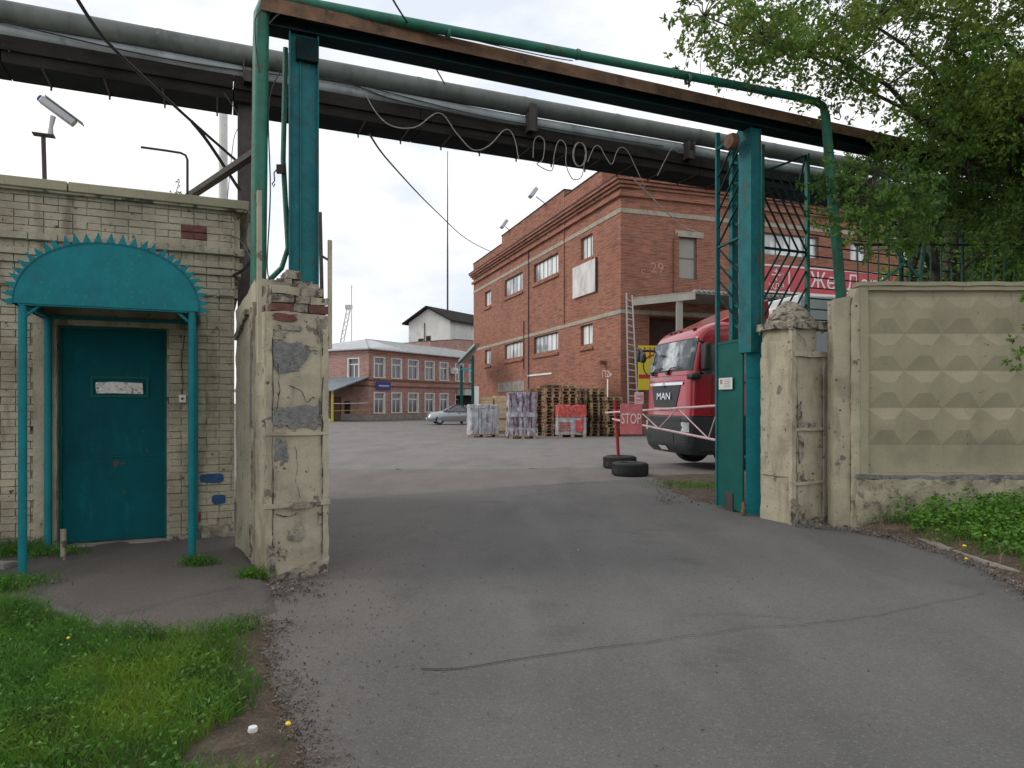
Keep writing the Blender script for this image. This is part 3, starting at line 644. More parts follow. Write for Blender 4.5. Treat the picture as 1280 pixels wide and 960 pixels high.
for i in range(1300):
    k = rnd.randrange(len(edgeR) - 1); t = rnd.random(); (xa, ya), (xb, yb) = edgeR[k], edgeR[k + 1]
    pts.append((xa + (xb - xa) * t + rnd.gauss(0, .05), ya + (yb - ya) * t + abs(rnd.gauss(0, .14)), rnd.uniform(.01, .05), rnd.uniform(.003, .011)))
for i in range(500):
    x, y = G(rnd.uniform(820, 940), rnd.uniform(597, 632)); pts.append((x, y, rnd.uniform(.01, .05), rnd.uniform(.004, .014)))
grit('verge_grit', pts, 'grit and small stones along the verge and under the gate leaf')
pts = []
for i in range(420):
    x, y = rnd.uniform(-2, 6), rnd.uniform(2.6, 9); pts.append((x, y, .011, rnd.uniform(.0015, .006)))
grit('driveway_grit', pts, 'tiny loose stones scattered over the driveway')

# kerb stones half sunk along the verge
kerb = E('kerb', None, None); kerb['kind'] = 'structure'
kp = [G(*p) for p in ((1092, 664), (1140, 675), (1190, 691), (1236, 708), (1285, 724), (1350, 755))]
for i in range(len(kp) - 1):
    a, b = Vector((*kp[i], 0)), Vector((*kp[i + 1], 0)); d = (b - a).normalized(); n_ = Vector((-d.y, d.x, 0))
    M_ = Matrix.Translation((a + b) / 2) @ Matrix(((d.x, n_.x, 0), (d.y, n_.y, 0), (0, 0, 1))).to_4x4(); L_ = (b - a).length
    q = MB(); rough_box(q, -L_ / 2 + .02, L_ / 2 - .02, -.01, .09, -.06, .035 + .01 * (i % 2), .05, .015, i * 3.1); o = q.build('kerb_stone', m_grey_conc, kerb); o.matrix_local = M_

def dandelion(x, y, z, s, label):
    e_ = E('dandelion', label, 'flower', (x, y, z), 0)
    MB().tube([(0, 0, -.05), (.005, 0, .04), (.012, 0, .09)], .0022, 5).build('stem', m_weed, e_)
    q = MB(); q.lathe([(0, .102), (s * .5, .1), (s, .094), (s * .9, .086), (.003, .08)], 12, M=Matrix.Translation((.012, 0, 0))); q.build('flower_head', m_petal, e_)
for (px, py, z, s, lb) in ((1204, 681, .10, .02, 'large yellow dandelion low on the verge beside the driveway'), (1206, 697, .05, .014, 'small dandelion at the very edge of the verge'),
                       (1275, 624, .22, .017, 'yellow dandelion high in the weeds by the fence foot'), (1230, 668, .12, .012, 'small half open dandelion in the middle of the verge weeds'),
                       (83, 796, .05, .011, 'small dandelion at the far edge of the left lawn'), (357, 902, .03, .013, 'yellow dandelion at the lawn corner beside the driveway')):
    x, y = G(px, py, z + .1); dandelion(x, y, z - .0, s, lb)
cup = MB().lathe([(0, 0), (.018, .002), (.024, .02), (.020, .035), (0, .036)], 10, M=Matrix.Translation((*G(316, 915, .05), .04))); 
tag(cup.build('crumpled_paper', m_paper), 'crumpled scrap of white paper on the lawn near the driveway', 'litter')

# ------------------------------------------------------------------ gatehouse
gx0 = Vector((-.4035 * 7.95, 7.95, 0))
gh = E('gatehouse', 'cream painted brick gatehouse with moulded cornice on the left', 'building', gx0, GA)
CH = .077
DX0, DX1, DZ0, DZ1 = -1.735, -.70, .07, 2.42
def prot(z):
    if z < 2.80: return 0
    if z < 3.04: return .045
    if z < 3.12: return .075
    if z < 3.20: return .095
    if z < 3.27: return .06
    if z < 3.36: return .115
    return .065
core = MB()
core.box(-7, DX0, .012, 4, 0, 3.8); core.box(DX1, 0, .012, 4, 0, 3.8); core.box(DX0, DX1, .012, 4, DZ1, 3.8); core.box(DX0, DX1, .16, 4, 0, DZ1)
core.build('wall', m_joint, gh)
bk = MB()
for (za, zb, pz) in ((2.80, 3.04, .045), (3.04, 3.12, .075), (3.12, 3.20, .095), (3.20, 3.27, .06), (3.27, 3.36, .115), (3.36, 3.80, .065)):
    bk.box(-7, -.008, -pz + .012, .011, za + .003, zb - .003); bk.box(-.008, pz - .008, -pz + .012, 3, za + .003, zb - .003)
bk.build('cornice_backing', m_joint, gh)
def brick_mesh(L_, seed):
    rg = random.Random(seed); j = .0025; mb = MB(); H = CH - .004; L2 = L_ - .004
    def r_(a): return rg.uniform(-a, a)
    back = [(-L2 / 2, 0, -H / 2), (L2 / 2, 0, -H / 2), (L2 / 2, 0, H / 2), (-L2 / 2, 0, H / 2)]
    mid = [(x + r_(j), -.003, z + r_(j)) for x, _, z in back]
    fr = [(x * (1 - .016 / L_) + r_(j), -.009 + r_(.002), z * .86 + r_(j)) for x, _, z in back]
    v = back + mid + fr
    v[0:4] = [(x, .02, z) for x, _, z in back]
    fs = [(0, 1, 5, 4), (1, 2, 6, 5), (2, 3, 7, 6), (3, 0, 4, 7), (4, 5, 9, 8), (5, 6, 10, 9), (6, 7, 11, 10), (7, 4, 8, 11), (8, 9, 10, 11)]
    mb.add(v, fs); me = bpy.data.meshes.new('brick'); me.from_pydata(mb.v, [], mb.f); return me
BM = {}
for kind_, L_ in (('s', .258), ('h', .129)):
    for k in range(5):
        me = brick_mesh(L_, hash((L_, k)) % 999 if False else k + int(L_ * 1000)); me.materials.append(m_creambrick); BM[(kind_, k)] = me
red_mesh = [brick_mesh(.258, 77), brick_mesh(.129, 78)]
for r_ in red_mesh: r_.materials.append(m_redbrick)
blist = []
k = 0; z = .04
while z < 3.79:
    zc = z + CH / 2
    x = -7.0 + (.0 if k % 2 else .129) ; hd = (k % 3 == 2)
    while x < -.005:
        L_ = .129 if hd else .258
        x1 = min(x + L_, 0); pz = prot(zc); segs = [(x, x1)]
        if DZ0 - .05 < zc < DZ1 + .04:
            if not (x1 < DX0 or x > DX1):
                segs = []
                if x < DX0 - .02: segs.append((x, DX0))
                if x1 > DX1 + .02: segs.append((DX1, x1))
        for (p, q) in segs:
            if q - p > .03: blist.append(((p + q) / 2, pz, zc, q - p, hd))
        x += L_
    z += CH; k += 1
vis = [b_ for b_ in blist if b_[0] > -2.36 and not (-1.9 < b_[0] < DX0 and b_[2] < 2.42)]
vis.sort(key=lambda b_: -(b_[0] * .4 + b_[2] * .05 * 0)); rest = vis[296:] + [b_ for b_ in blist if b_[0] <= -2.36]
for i, (x, pz, zc, L_, hd) in enumerate(vis[:296]):
    kd = 'h' if L_ < .17 else 's'; base = .129 if kd == 'h' else .258; me = BM[(kd, (i * 7 + int(zc * 50)) % 5)]; lab = None
    if (-.60 < x < -.25 and 3.42 < zc < 3.60): me = red_mesh[1 if kd == 'h' else 0]; lab = 'bare dark red brick without paint'
    inst('brick', me, gh, (x, -pz + rnd.uniform(-.005, .003), zc + rnd.uniform(-.003, .003)), (rnd.uniform(-.03, .03), rnd.uniform(-.012, .012), rnd.uniform(-.015, .015)), (L_ / base, 1, 1), lab)
mb = MB()
for (x, pz, zc, L_, hd) in rest:
    mb.jbox(x - L_ / 2 + .004, x + L_ / 2 - .004, -pz - .009, -pz + .02, zc - CH / 2 + .004, zc + CH / 2 - .004, .0025)
mb.build('brickwork', m_creambrick, gh, kind='stuff')
# smooth plaster jamb left of the door, render plinth, lintel
q = MB(); rough_box(q, -1.94, DX0, -.03, .02, .0, 2.42, .05, .008, 3.3); q.build('door_jamb', m_creambrick, gh)
q = MB(); rough_box(q, -1.94, DX1 + .10, -.04, .03, 2.42, 2.60, .08, .008, 5.3); q.build('lintel', m_cream, gh)
q = MB()
for i in range(26):
    x = -2.4 + i * .095 + rnd.uniform(-.02, .02)
    if DX0 - .05 < x < DX1 + .02: continue
    q.jbox(x - .05, x + .05, -.06, .02, -.02, rnd.uniform(.06, .2), .015)
q.build('broken_plinth', m_rubble, gh, kind='stuff')
# coping slabs
for (xa, xb) in ((-7, -4.4), (-4.39, -1.62), (-1.61, .15)):
    q = MB(); q.box(xa, xb, -.16, 4, 3.80, 3.90); q.build('coping_slab', m_conc, gh, bevel=.008)
q = MB(); q.box(-7, .13, -.135, 4, 3.775, 3.80); q.build('coping_bed', m_joint, gh)
# door
q = MB(); q.box(DX0 + .03, DX1 - .03, .09, .13, DZ0 + .02, DZ1 - .03); door = q.build('door', m_tealdoor, gh, bevel=.004)
q = MB(); q.box(DX0, DX0 + .03, .07, .15, DZ0, DZ1); q.box(DX1 - .03, DX1, .07, .15, DZ0, DZ1); q.box(DX0 + .03, DX1 - .03, .07, .15, DZ1 - .03, DZ1); q.build('door_frame', m_tealdark, gh)
wz0, wz1 = 1.70, 1.84; wx0, wx1 = -1.40, -.93
q = MB(); q.box(wx0 - .02, wx1 + .02, .075, .09, wz0 - .045, wz0 - .02); q.box(wx0 - .02, wx1 + .02, .075, .09, wz1 + .02, wz1 + .045)
q.box(wx0 - .045, wx0 - .02, .075, .09, wz0 - .045, wz1 + .045); q.box(wx1 + .02, wx1 + .045, .075, .09, wz0 - .045, wz1 + .045); q.build('slot_frame', m_tealdark, door)
q = MB(); rough_box(q, wx0 + .01, wx1 - .01, .068, .092, wz0, wz1 - .02, .015, .012, 8.8); q.build('slot_film', m_foil, door, 'crumpled pale film stuffed into the door slot')
q = MB().lathe([(0, -.02), (.028, -.02), (.03, -.012), (.03, .0)], 14, M=Matrix.Translation((-.83, .088, 1.28)) @ Matrix.Rotation(R(90), 4, 'X')); q.build('keyhole_plate', m_tealdark, door)
q = MB()
for zz in (.45, 1.25, 2.1): q.tube([(DX0 + .028, .088, zz), (DX0 + .028, .088, zz + .11)], .012, 8)
q.build('hinges', m_tealdark, door)
q = MB(); q.box(DX0 + .10, DX1 - .10, .084, .09, 1.0, 1.006); q.build('sheet_seam', m_tealdark, door)
q = MB(); rough_box(q, DX0 - .05, DX1 + .05, -.10, .09, -.03, .075, .05, .02, 2.2); q.build('door_sill', m_grey_conc, gh)
q = MB(); q.box(-.575, -.505, -.055, -.02, 1.60, 1.685); bell = q.build('doorbell', m_whitepaint, gh); MB().box(-.552, -.528, -.062, -.055, 1.63, 1.655).build('button', m_black, bell)
q = MB(); q.tube([(-.54, -.033, 1.69), (-.535, -.033, 1.85), (-.55, -.033, 2.05), (-.52, -.033, 2.35)], .004, 5); q.build('bell_wire', m_cable, gh)
patch(gh, -.235, .735, .26, .10, -.015, m_bluespray, 'paint_patch', 4, .003, 'blue sprayed rectangle beside the door', rag=.28)
patch(gh, -.165, .49, .14, .11, -.015, m_bluespray, 'paint_patch', 9, .003, 'small blue sprayed blot', rag=.28)
patch(gh, -.40, .30, .10, .13, -.015, m_redspray, 'paint_patch', 14, .003, 'small faded red blot', rag=.28)
q = MB(); q.bar((.02, -.12, 2.92), (-.36, -.14, 2.70), .012); q.build('bent_wire', m_cable_l, gh)

# roof fittings
def gw(x, y, z): return gh.matrix_world @ Vector((x, y, z))
def ghp(s, t, z): return gx0 + g_dir * s + p_dir * t + Vector((0, 0, z))
# CCTV camera
cp = ghp(-1.89, .25, 3.9)
cc = E('security_camera', 'grey security camera on a short pole above the gatehouse roof', 'camera', cp, GA)
MB().tube([(0, 0, 0), (-.015, 0, .58)], .022, 8).build('pole', m_darksteel, cc)
MB().box(-.11, .09, -.05, .05, .575, .59).build('mount_plate', m_darksteel, cc)
MB().tube([(.05, 0, .59), (.055, 0, .68), (.075, 0, .80)], [.03, .02, .028], 8).build('bracket', m_greyroof, cc)
q = MB(); 
Mc = Matrix.Translation((.12, 0, .86)) @ Matrix.Rotation(R(35), 4, 'Y')
q.box(-.19, .19, -.045, .045, -.04, .04, M=Mc); hous = q.build('housing', m_greyroof, cc, bevel=.012)
MB().box(-.17, .25, -.055, .055, .045, .055, M=Mc).build('sun_shield', m_galv, cc)
MB().lathe([(0, -.01), (.035, -.008), (.04, .03), (.0, .03)], 12, axis='x', M=Mc @ Matrix.Translation((-.205, 0, 0))).build('lens_end', m_blue, cc)
MB().lathe([(0, 0), (.05, .01), (.055, .06), (.03, .09), (0, .09)], 12, M=Matrix.Translation((.06, 0, .0))).build('junction_box', m_darksteel, cc)
# bent steel pipe
bp_ = E('bent_pipe', 'thin bent steel pipe standing on the right end of the gatehouse roof', 'pipe', ghp(-.50, .3, 3.9), GA)
MB().tube([(0, 0, 0), (0, 0, .53), (-.02, 0, .58), (-.07, 0, .60), (-.22, 0, .605), (-.48, -.02, .60)], .014, 8).build('pipe', m_darksteel, bp_)
q = MB(); q.tube([ghp(-1.30, .2, 3.93), ghp(-.9, .15, 3.97), ghp(-.6, .1, 3.95), ghp(-.1, .3, 3.93)], .014, 6); tag(q.build('roof_cable', m_cable), 'dark cable lying along the gatehouse roof edge', 'cable')
# small plant on the roof
spn = ghp(-.62, .12, 3.9); pts = np.array([[spn.x + rs.normal() * .07, spn.y + rs.normal() * .04, 3.93 + abs(rs.normal()) * .03] for _ in range(40)] + [[spn.x + .02 + .03 * i / 6, spn.y, 3.93 + .035 * i] for i in range(7)])
pl = leaves_at('roof_seedling', pts, .05, m_leafC, flat=.2, asp=.5); tag(pl, 'small leafy seedling rooted on the gatehouse roof edge', 'plant')
MB().tube([spn, spn + Vector((.02, 0, .12)), spn + Vector((.05, 0, .22))], .004, 5).build('stem', m_bark, pl)

# ------------------------------------------------------------------ door canopy
c0 = Vector((-4.41, 6.2, 0)); cw = 1.385
cn = E('door_canopy', 'teal half round metal door canopy with pointed sun ray edging', 'canopy', c0, GA)
for (x, y) in ((0, 0), (cw, 0), (.0, 1.05), (cw, 1.05)):
    q = MB(); q.tube([(x, y, 0.0), (x, y, 2.49)], .036, 12); q.build('post', m_teal, cn)
q = MB(); 
arc = [(cw / 2 + (cw / 2 + .065) * math.copysign(abs(math.cos(t)) ** .92, math.cos(t)), 2.49 + .60 * math.sin(t) ** .95) for t in [math.pi * k / 40 for k in range(41)]]
q.prism(arc, -.045, -.036); q.build('front_sheet', m_teal, cn)
q = MB()
for i in range(40):
    (xa, za), (xb, zb) = arc[i], arc[i + 1]
    q.add([(xa, -.05, za), (xb, -.05, zb), (xb, 1.1, zb), (xa, 1.1, za)], [(0, 1, 2, 3)], True)
    q.add([(xa, -.05, za - .012), (xb, -.05, zb - .012), (xb, 1.1, zb - .012), (xa, 1.1, za - .012)], [(3, 2, 1, 0)], True)
q.build('vault_sheet', m_teal, cn)
for i in range(29):
    t = math.pi * (i + .15) / 28.3; j = t / math.pi * 40; k = min(39, int(j)); fr = j - k
    x = arc[k][0] + (arc[k + 1][0] - arc[k][0]) * fr; z = arc[k][1] + (arc[k + 1][1] - arc[k][1]) * fr
    tx, tz = arc[k + 1][0] - arc[k][0], arc[k + 1][1] - arc[k][1]; l_ = math.hypot(tx, tz); tx /= l_; tz /= l_; nx_, nz_ = -tz, tx
    if (x - cw / 2) * nx_ + (z - 2.4) * nz_ < 0: nx_, nz_ = -nx_, -nz_
    ln_ = .100 + rnd.uniform(-.01, .006); sk = rnd.uniform(-.018, .01)
    q = MB(); q.prism([(x - tx * .036, z - tz * .036), (x + tx * .036, z + tz * .036), (x + nx_ * ln_ + tx * sk, z + nz_ * ln_ + tz * sk)], -.04 + rnd.uniform(-.006, .008), -.034); q.build('ray_spike', m_teal, cn)
q = MB(); q.tube([(0, 0, 2.36), (.14, 0, 2.49)], .014, 8); q.tube([(cw, 0, 2.36), (cw - .14, 0, 2.49)], .014, 8); q.build('corner_braces', m_teal, cn)
q = MB(); q.box(-.03, cw + .03, -.035, .02, 2.475, 2.505); q.box(-.03, .02, .02, 1.08, 2.475, 2.504); q.box(cw - .02, cw + .03, .02, 1.08, 2.475, 2.504); q.box(.02, cw - .02, 1.03, 1.08, 2.475, 2.503); q.build('eave_frame', m_teal, cn)

# ------------------------------------------------------------------ leaning concrete slab between gatehouse and pillar
A_ = Vector((-2.95, 7.35, 0)); B_ = Vector((-2.44, 6.56, 0)); d = (B_ - A_); L_ = d.length; rz = math.atan2(d.y, d.x)
sl = E('concrete_end_slab', 'cream painted concrete slab standing between the gatehouse and the left gate pillar', 'wall', A_, rz)
def slope(p): p = Vector(p); p.z = p.z if p.z < 2.4 else p.z - .0 + (p.x - 0.2) * .22; return p
q = MB(); rough_box(q, 0, L_, -.0, .14, 0, 2.62, .06, .012, 1.7, slope); q.build('slab', m_cream, sl)
q = MB(); rough_box(q, L_ - .09, L_ + .01, -.03, .0, 0, 2.55, .06, .012, 4.7); q.build('edge_rib', m_cream, sl)
q = MB(); q.bar((.10, -.01, 2.28), (.62, -.01, 2.50), .05, .06); q.build('recess_bar', m_rubble, sl)
q = MB(); rough_box(q, L_ - .02, L_ + .05, .02, .16, 1.2, 2.5, .06, .03, 14.7); q.build('exposed_core', m_greyrend, sl)
for (x_, z_, w_, h_, sd_) in ((L_ - .05, 1.75, .10, .8, 3), (L_ - .06, 2.35, .09, .3, 5), (L_ - .04, .95, .06, .5, 6), (L_ - .08, .3, .12, .3, 8)): patch(sl, x_, z_, w_, h_, -.033, m_rubble if sd_ != 3 else m_greyrend, 'bare_patch', sd_ + 300, .003)
q = MB()
q.box(L_ + .012, L_ + .05, .0, .10, 0, 2.5); q.build('gap_shade_strip', m_crack, sl)  # solid dark strip painting in the shade of the gap beside the pillar

# ------------------------------------------------------------------ gate pillars
def crack(parent, pts, y, w=.003, name='crack'):
    q = MB(); den = []
    for i in range(len(pts) - 1):
        for k in range(6):
            t = k / 6; den.append((pts[i][0] + (pts[i + 1][0] - pts[i][0]) * t + rnd.uniform(-.006, .006), pts[i][1] + (pts[i + 1][1] - pts[i][1]) * t + rnd.uniform(-.006, .006)))
    for i in range(len(den) - 1):
        (xa, za), (xb, zb) = den[i], den[i + 1]; l_ = math.hypot(xb - xa, zb - za) + 1e-6; nx_, nz_ = -(zb - za) / l_, (xb - xa) / l_; a_ = w * rnd.uniform(.4, 1.5)
        q.add([(xa - nx_ * a_, y, za - nz_ * a_), (xb - nx_ * a_, y, zb - nz_ * a_), (xb + nx_ * a_, y, zb + nz_ * a_), (xa + nx_ * a_, y, za + nz_ * a_)], [(0, 1, 2, 3)])
    return q.build(name, m_crack, parent)
def stones(parent, items, name='brick'):
    for (x0, x1, y0, y1, z0, z1, m_, rz_) in items:
        q = MB(); cx, cy, cz = (x0 + x1) / 2, (y0 + y1) / 2, (z0 + z1) / 2
        rough_box(q, -(x1 - x0) / 2, (x1 - x0) / 2, -(y1 - y0) / 2, (y1 - y0) / 2, -(z1 - z0) / 2, (z1 - z0) / 2, .03, .016, rnd.uniform(0, 50))
        o = q.build(name, m_, parent); o.location = (cx, cy, cz); o.rotation_euler = (0, 0, rz_)
pw, pt = .56, .60
pl0 = Vector((-2.20, 6.14, 0)); PA = R(31)
lp = E('gate_pillar', 'crumbling cream plastered left gate pillar with exposed bricks on top and grey bare patches', 'pillar', pl0, PA)
q = MB(); rough_box(q, 0, pw, 0, pt, -.02, 2.42, .028, .014, 2.0); q.build('shaft', m_cream, lp)
q = MB(); rough_box(q, 0, .055, -.016, .02, .0, 2.3, .03, .014, 6.0); rough_box(q, pw - .055, pw, -.016, .02, .12, 2.3, .03, .014, 7.0); q.build('edge_moulding', m_cream, lp)
q = MB(); rough_box(q, -.006, pw + .006, -.028, .02, 1.30, 1.332, .02, .010, 8.0); rough_box(q, -.008, pw + .008, -.032, .02, .65, .69, .02, .014, 9.0); q.build('ledge', m_cream, lp)
q = MB(); rough_box(q, .0, pw, -.03, .02, -.02, .2, .03, .03, 19.0, lambda p: Vector((p.x, p.y, min(p.z, .02 + p.x * .25 + .0)))); q.build('broken_foot', m_rubble, lp)
patch(lp, .28, 1.47, .50, .19, -.012, m_greyrend, 'bare_patch', 21, .003, 'large ragged grey patch low on the pillar')
patch(lp, .19, 2.02, .30, .22, -.012, m_greyrend, 'bare_patch', 5, .003, 'grey bare patch high on the pillar')
patch(lp, .13, 1.16, .12, .20, -.012, m_greyrend, 'bare_patch', 33, .003)
patch(lp, .10, 2.22, .15, .085, -.012, m_rubble, 'bare_patch', 41, .003)
patch(lp, .50, 2.30, .08, .22, -.012, m_rubble, 'bare_patch', 52, .003)
patch(lp, .27, .40, .13, .12, -.012, m_rubble, 'bare_patch', 61, .003)
patch(lp, .49, .53, .06, .10, -.012, m_rubble, 'bare_patch', 71, .003)
patch(lp, .50, 1.55, .05, .20, -.012, m_rubble, 'bare_patch', 75, .003)
patch(lp, .14, .24, .05, .07, -.012, m_rubble, 'bare_patch', 81, .003)
patch(lp, .17, 2.37, .22, .065, -.012, m_redbrick, 'exposed_brick', 205, .004); patch(lp, .22, 2.28, .2, .05, -.011, m_rubble, 'bare_patch', 207, .004)
patch(lp, .40, 2.10, .10, .05, -.012, m_rubble, 'bare_patch', 209, .003); patch(lp, .30, .665, .26, .05, -.034, m_rubble, 'bare_patch', 211, .003); patch(lp, .04, .18, .07, .3, -.018, m_rubble, 'bare_patch', 213, .003)
crack(lp, [(.20, 1.75), (.32, 1.70), (.36, 1.60), (.44, 1.66)], -.017); crack(lp, [(.10, 1.95), (.12, 1.7), (.09, 1.5)], -.017)
crack(lp, [(.25, 1.25), (.28, 1.05), (.26, .9), (.30, .7)], -.017, .002); crack(lp, [(.08, .60), (.2, .56), (.3, .60)], -.017, .004); crack(lp, [(.055, .1), (.06, .6), (.056, 1.2), (.06, 1.9), (.055, 2.3)], -.018, .0035); crack(lp, [(.50, .2), (.505, .7), (.50, 1.3), (.506, 1.9), (.50, 2.3)], -.018, .0035)
it = []
for i, zz in enumerate((2.42, 2.50, 2.58, 2.665, 2.75)):
    ins = (0, .0, .03, .12, .17)[i]; x = ins + rnd.uniform(0, .05)
    while x < pw - ins - .06:
        w_ = rnd.choice((.24, .13, .2)); m_ = m_redbrick if (i in (0, 2) and rnd.random() < .6) else rnd.choice((m_cream, m_rubble, m_rubble))
        for (ya, yb) in ((ins * .8, .24), (.26, pt - ins)):
            it.append((x + rnd.uniform(0, .01), min(x + w_, pw - ins * .8), ya + rnd.uniform(-.015, .02), yb, zz + rnd.uniform(0, .006), zz + .076, m_, rnd.uniform(-.05, .05)))
        x += w_ + .012
stones(lp, it)
q = MB(); rough_box(q, .06, pw - .06, .04, pt - .05, 2.42, 2.70, .05, .03, 3.0); q.build('mortar_core', m_rubble, lp)
q = MB(); q.box(-.07, -.035, -.02, .015, 1.95, 3.48); q.box(-.07, -.062, .015, .03, 1.95, 3.48); q.build('angle_iron', m_cream, lp, 'long cream angle iron on the left edge')
q = MB(); q.box(pw + .005, pw + .04, .0, .03, 2.10, 3.12); q.build('angle_iron', m_cream, lp, 'short cream angle iron on the right edge')
q = MB(); q.tube([(pw - .04, .05, 2.5), (pw - .06, .05, 3.38)], .018, 6); q.tube([(pw - .06, .05, 2.98), (pw + .02, .02, 2.93)], .012, 6); q.build('steel_rod', m_darksteel, lp)

rp0 = Vector((3.65, 8.95, 0)); rw, rt = .80, .57
rp = E('gate_pillar', 'cream plastered right gate pillar with domed broken crown and rusty chipped edges', 'pillar', rp0, GA)
q = MB(); rough_box(q, 0, rw, 0, rt, -.02, 2.22, .035, .012, 12.0); q.build('shaft', m_cream, rp)
q = MB(); rough_box(q, 0.02, .46, .03, rt - .02, 2.22, 2.60, .035, .014, 13.0); q.build('upper_shaft', m_cream, rp)
q = MB(); rough_box(q, -.045, .03, -.03, .02, .0, 2.55, .035, .014, 14.0); rough_box(q, rw - .28, rw, -.03, .02, .0, 2.2, .035, .012, 15.0); q.build('edge_moulding', m_cream, rp)
q = MB(); rough_box(q, -.01, rw + .01, -.045, .02, 2.2, 2.27, .025, .014, 16.0); rough_box(q, -.01, .55, -.035, .02, 1.225, 1.265, .025, .012, 17.0); rough_box(q, -.012, .5, -.04, .02, .53, .565, .035, .014, 18.0); q.build('ledge', m_cream, rp)
q = MB(); rough_box(q, -.02, .05, .03, rt - .04, .62, 2.42, .035, .012, 22.0); q.build('jamb_panel', m_cream, rp)
it = []
def dome(p):
    p = Vector(p); r_ = math.hypot((p.x - .23) / .33, (p.y - .27) / .33); p.z -= .26 * min(1.4, r_ * r_) * max(0, (p.z - 2.6) / .3); return p
q = MB(); rough_box(q, -.06, .60, -.06, rt + .03, 2.57, 2.66, .03, .03, 25.0); q.build('cap_slab', m_rubble, rp)
q = MB(); rough_box(q, -.04, .52, -.03, rt, 2.64, 2.97, .025, .035, 26.0, dome); q.build('domed_crown', m_rubble, rp)
for i in range(26):
    t = rnd.uniform(0, 6.28); r_ = rnd.uniform(.08, .27); x, y = .23 + math.cos(t) * r_, .27 + math.sin(t) * r_; zz = 2.68 + .24 * (1 - (r_ / .3) ** 2); s_ = rnd.uniform(.02, .045)
    it.append((x - s_ * 1.5, x + s_ * 1.5, y - s_, y + s_, zz - s_ * .45, zz + s_ * .3, m_cream if i % 3 else m_rubble, t))
stones(rp, it, 'stone')
for (x, z, w_, h_, sd_) in ((.10, 1.42, .09, .28, 3), (.24, 1.30, .28, .07, 4), (.13, 1.0, .075, .27, 5), (.14, .62, .10, .16, 6), (.22, .57, .24, .04, 7), (-.0, .20, .14, .34, 8), (.13, .13, .14, .26, 9), (.66, .30, .07, .1, 10), (.62, 1.15, .09, .12, 12)):
    patch(rp, x, z, w_, h_, -.042 if x < .03 else -.014, m_rubble, 'bare_patch', sd_ + 100, .003)
q = MB()
for i in range(26): 
    x = rnd.uniform(-.05, .75); q.jbox(x, x + rnd.uniform(.03, .1), rnd.uniform(-.12, -.04), .0, -.03, rnd.uniform(.02, .09), .015)
q.build('broken_foot', m_rubble, rp)
q = MB(); rough_box(q, .60, .72, -.07, .0, .05, .2, .03, .02, 44); q.build('brick', m_redbrick, rp)

crack(rp, [(.06, .05), (.055, .8), (.062, 1.6), (.055, 2.15)], -.018, .004); crack(rp, [(.5, .1), (.505, 1.0), (.50, 2.15)], -.02, .004); crack(rp, [(.1, 2.5), (.2, 2.42), (.24, 2.32)], -.0, .004)
crack(rp, [(.60, 1.9), (.66, 1.6), (.63, 1.3), (.68, 1.1)], -.05, .003)
# end post of the fence
ep = E('fence_end_post', 'tall cream concrete post closing the panel fence beside the right pillar', 'post', (4.14, 8.83, 0), 0)
q = MB(); rough_box(q, 0, .20, 0, .2, -.03, 2.92, .05, .010, 51.0, lambda p: Vector((p.x, p.y, p.z + (p.x * .25 if p.z > 2.7 else 0)))); q.build('post', m_cream, ep)
q = MB(); rough_box(q, .205, .33, -.06, .16, -.03, 3.06, .04, .012, 53.0, lambda p: Vector((p.x - (.06 * max(0, (p.z - 2.85) / .2)) * 0 + (.05 * max(0, (p.z - 2.85) / .2) if p.x < .25 else 0), p.y, p.z))); q.build('post_edge', m_cream, ep)
q = MB()
for zz in (.9, 1.5, 2.83): q.lathe([(0, -.004), (.012, -.004), (.012, .0)], 8, M=Matrix.Translation((.07 + .18 * (zz > 2), -.062 if zz > 2 else -.004, zz)) @ Matrix.Rotation(R(90), 4, 'X'))
q.build('bolt_hole', m_black, ep)

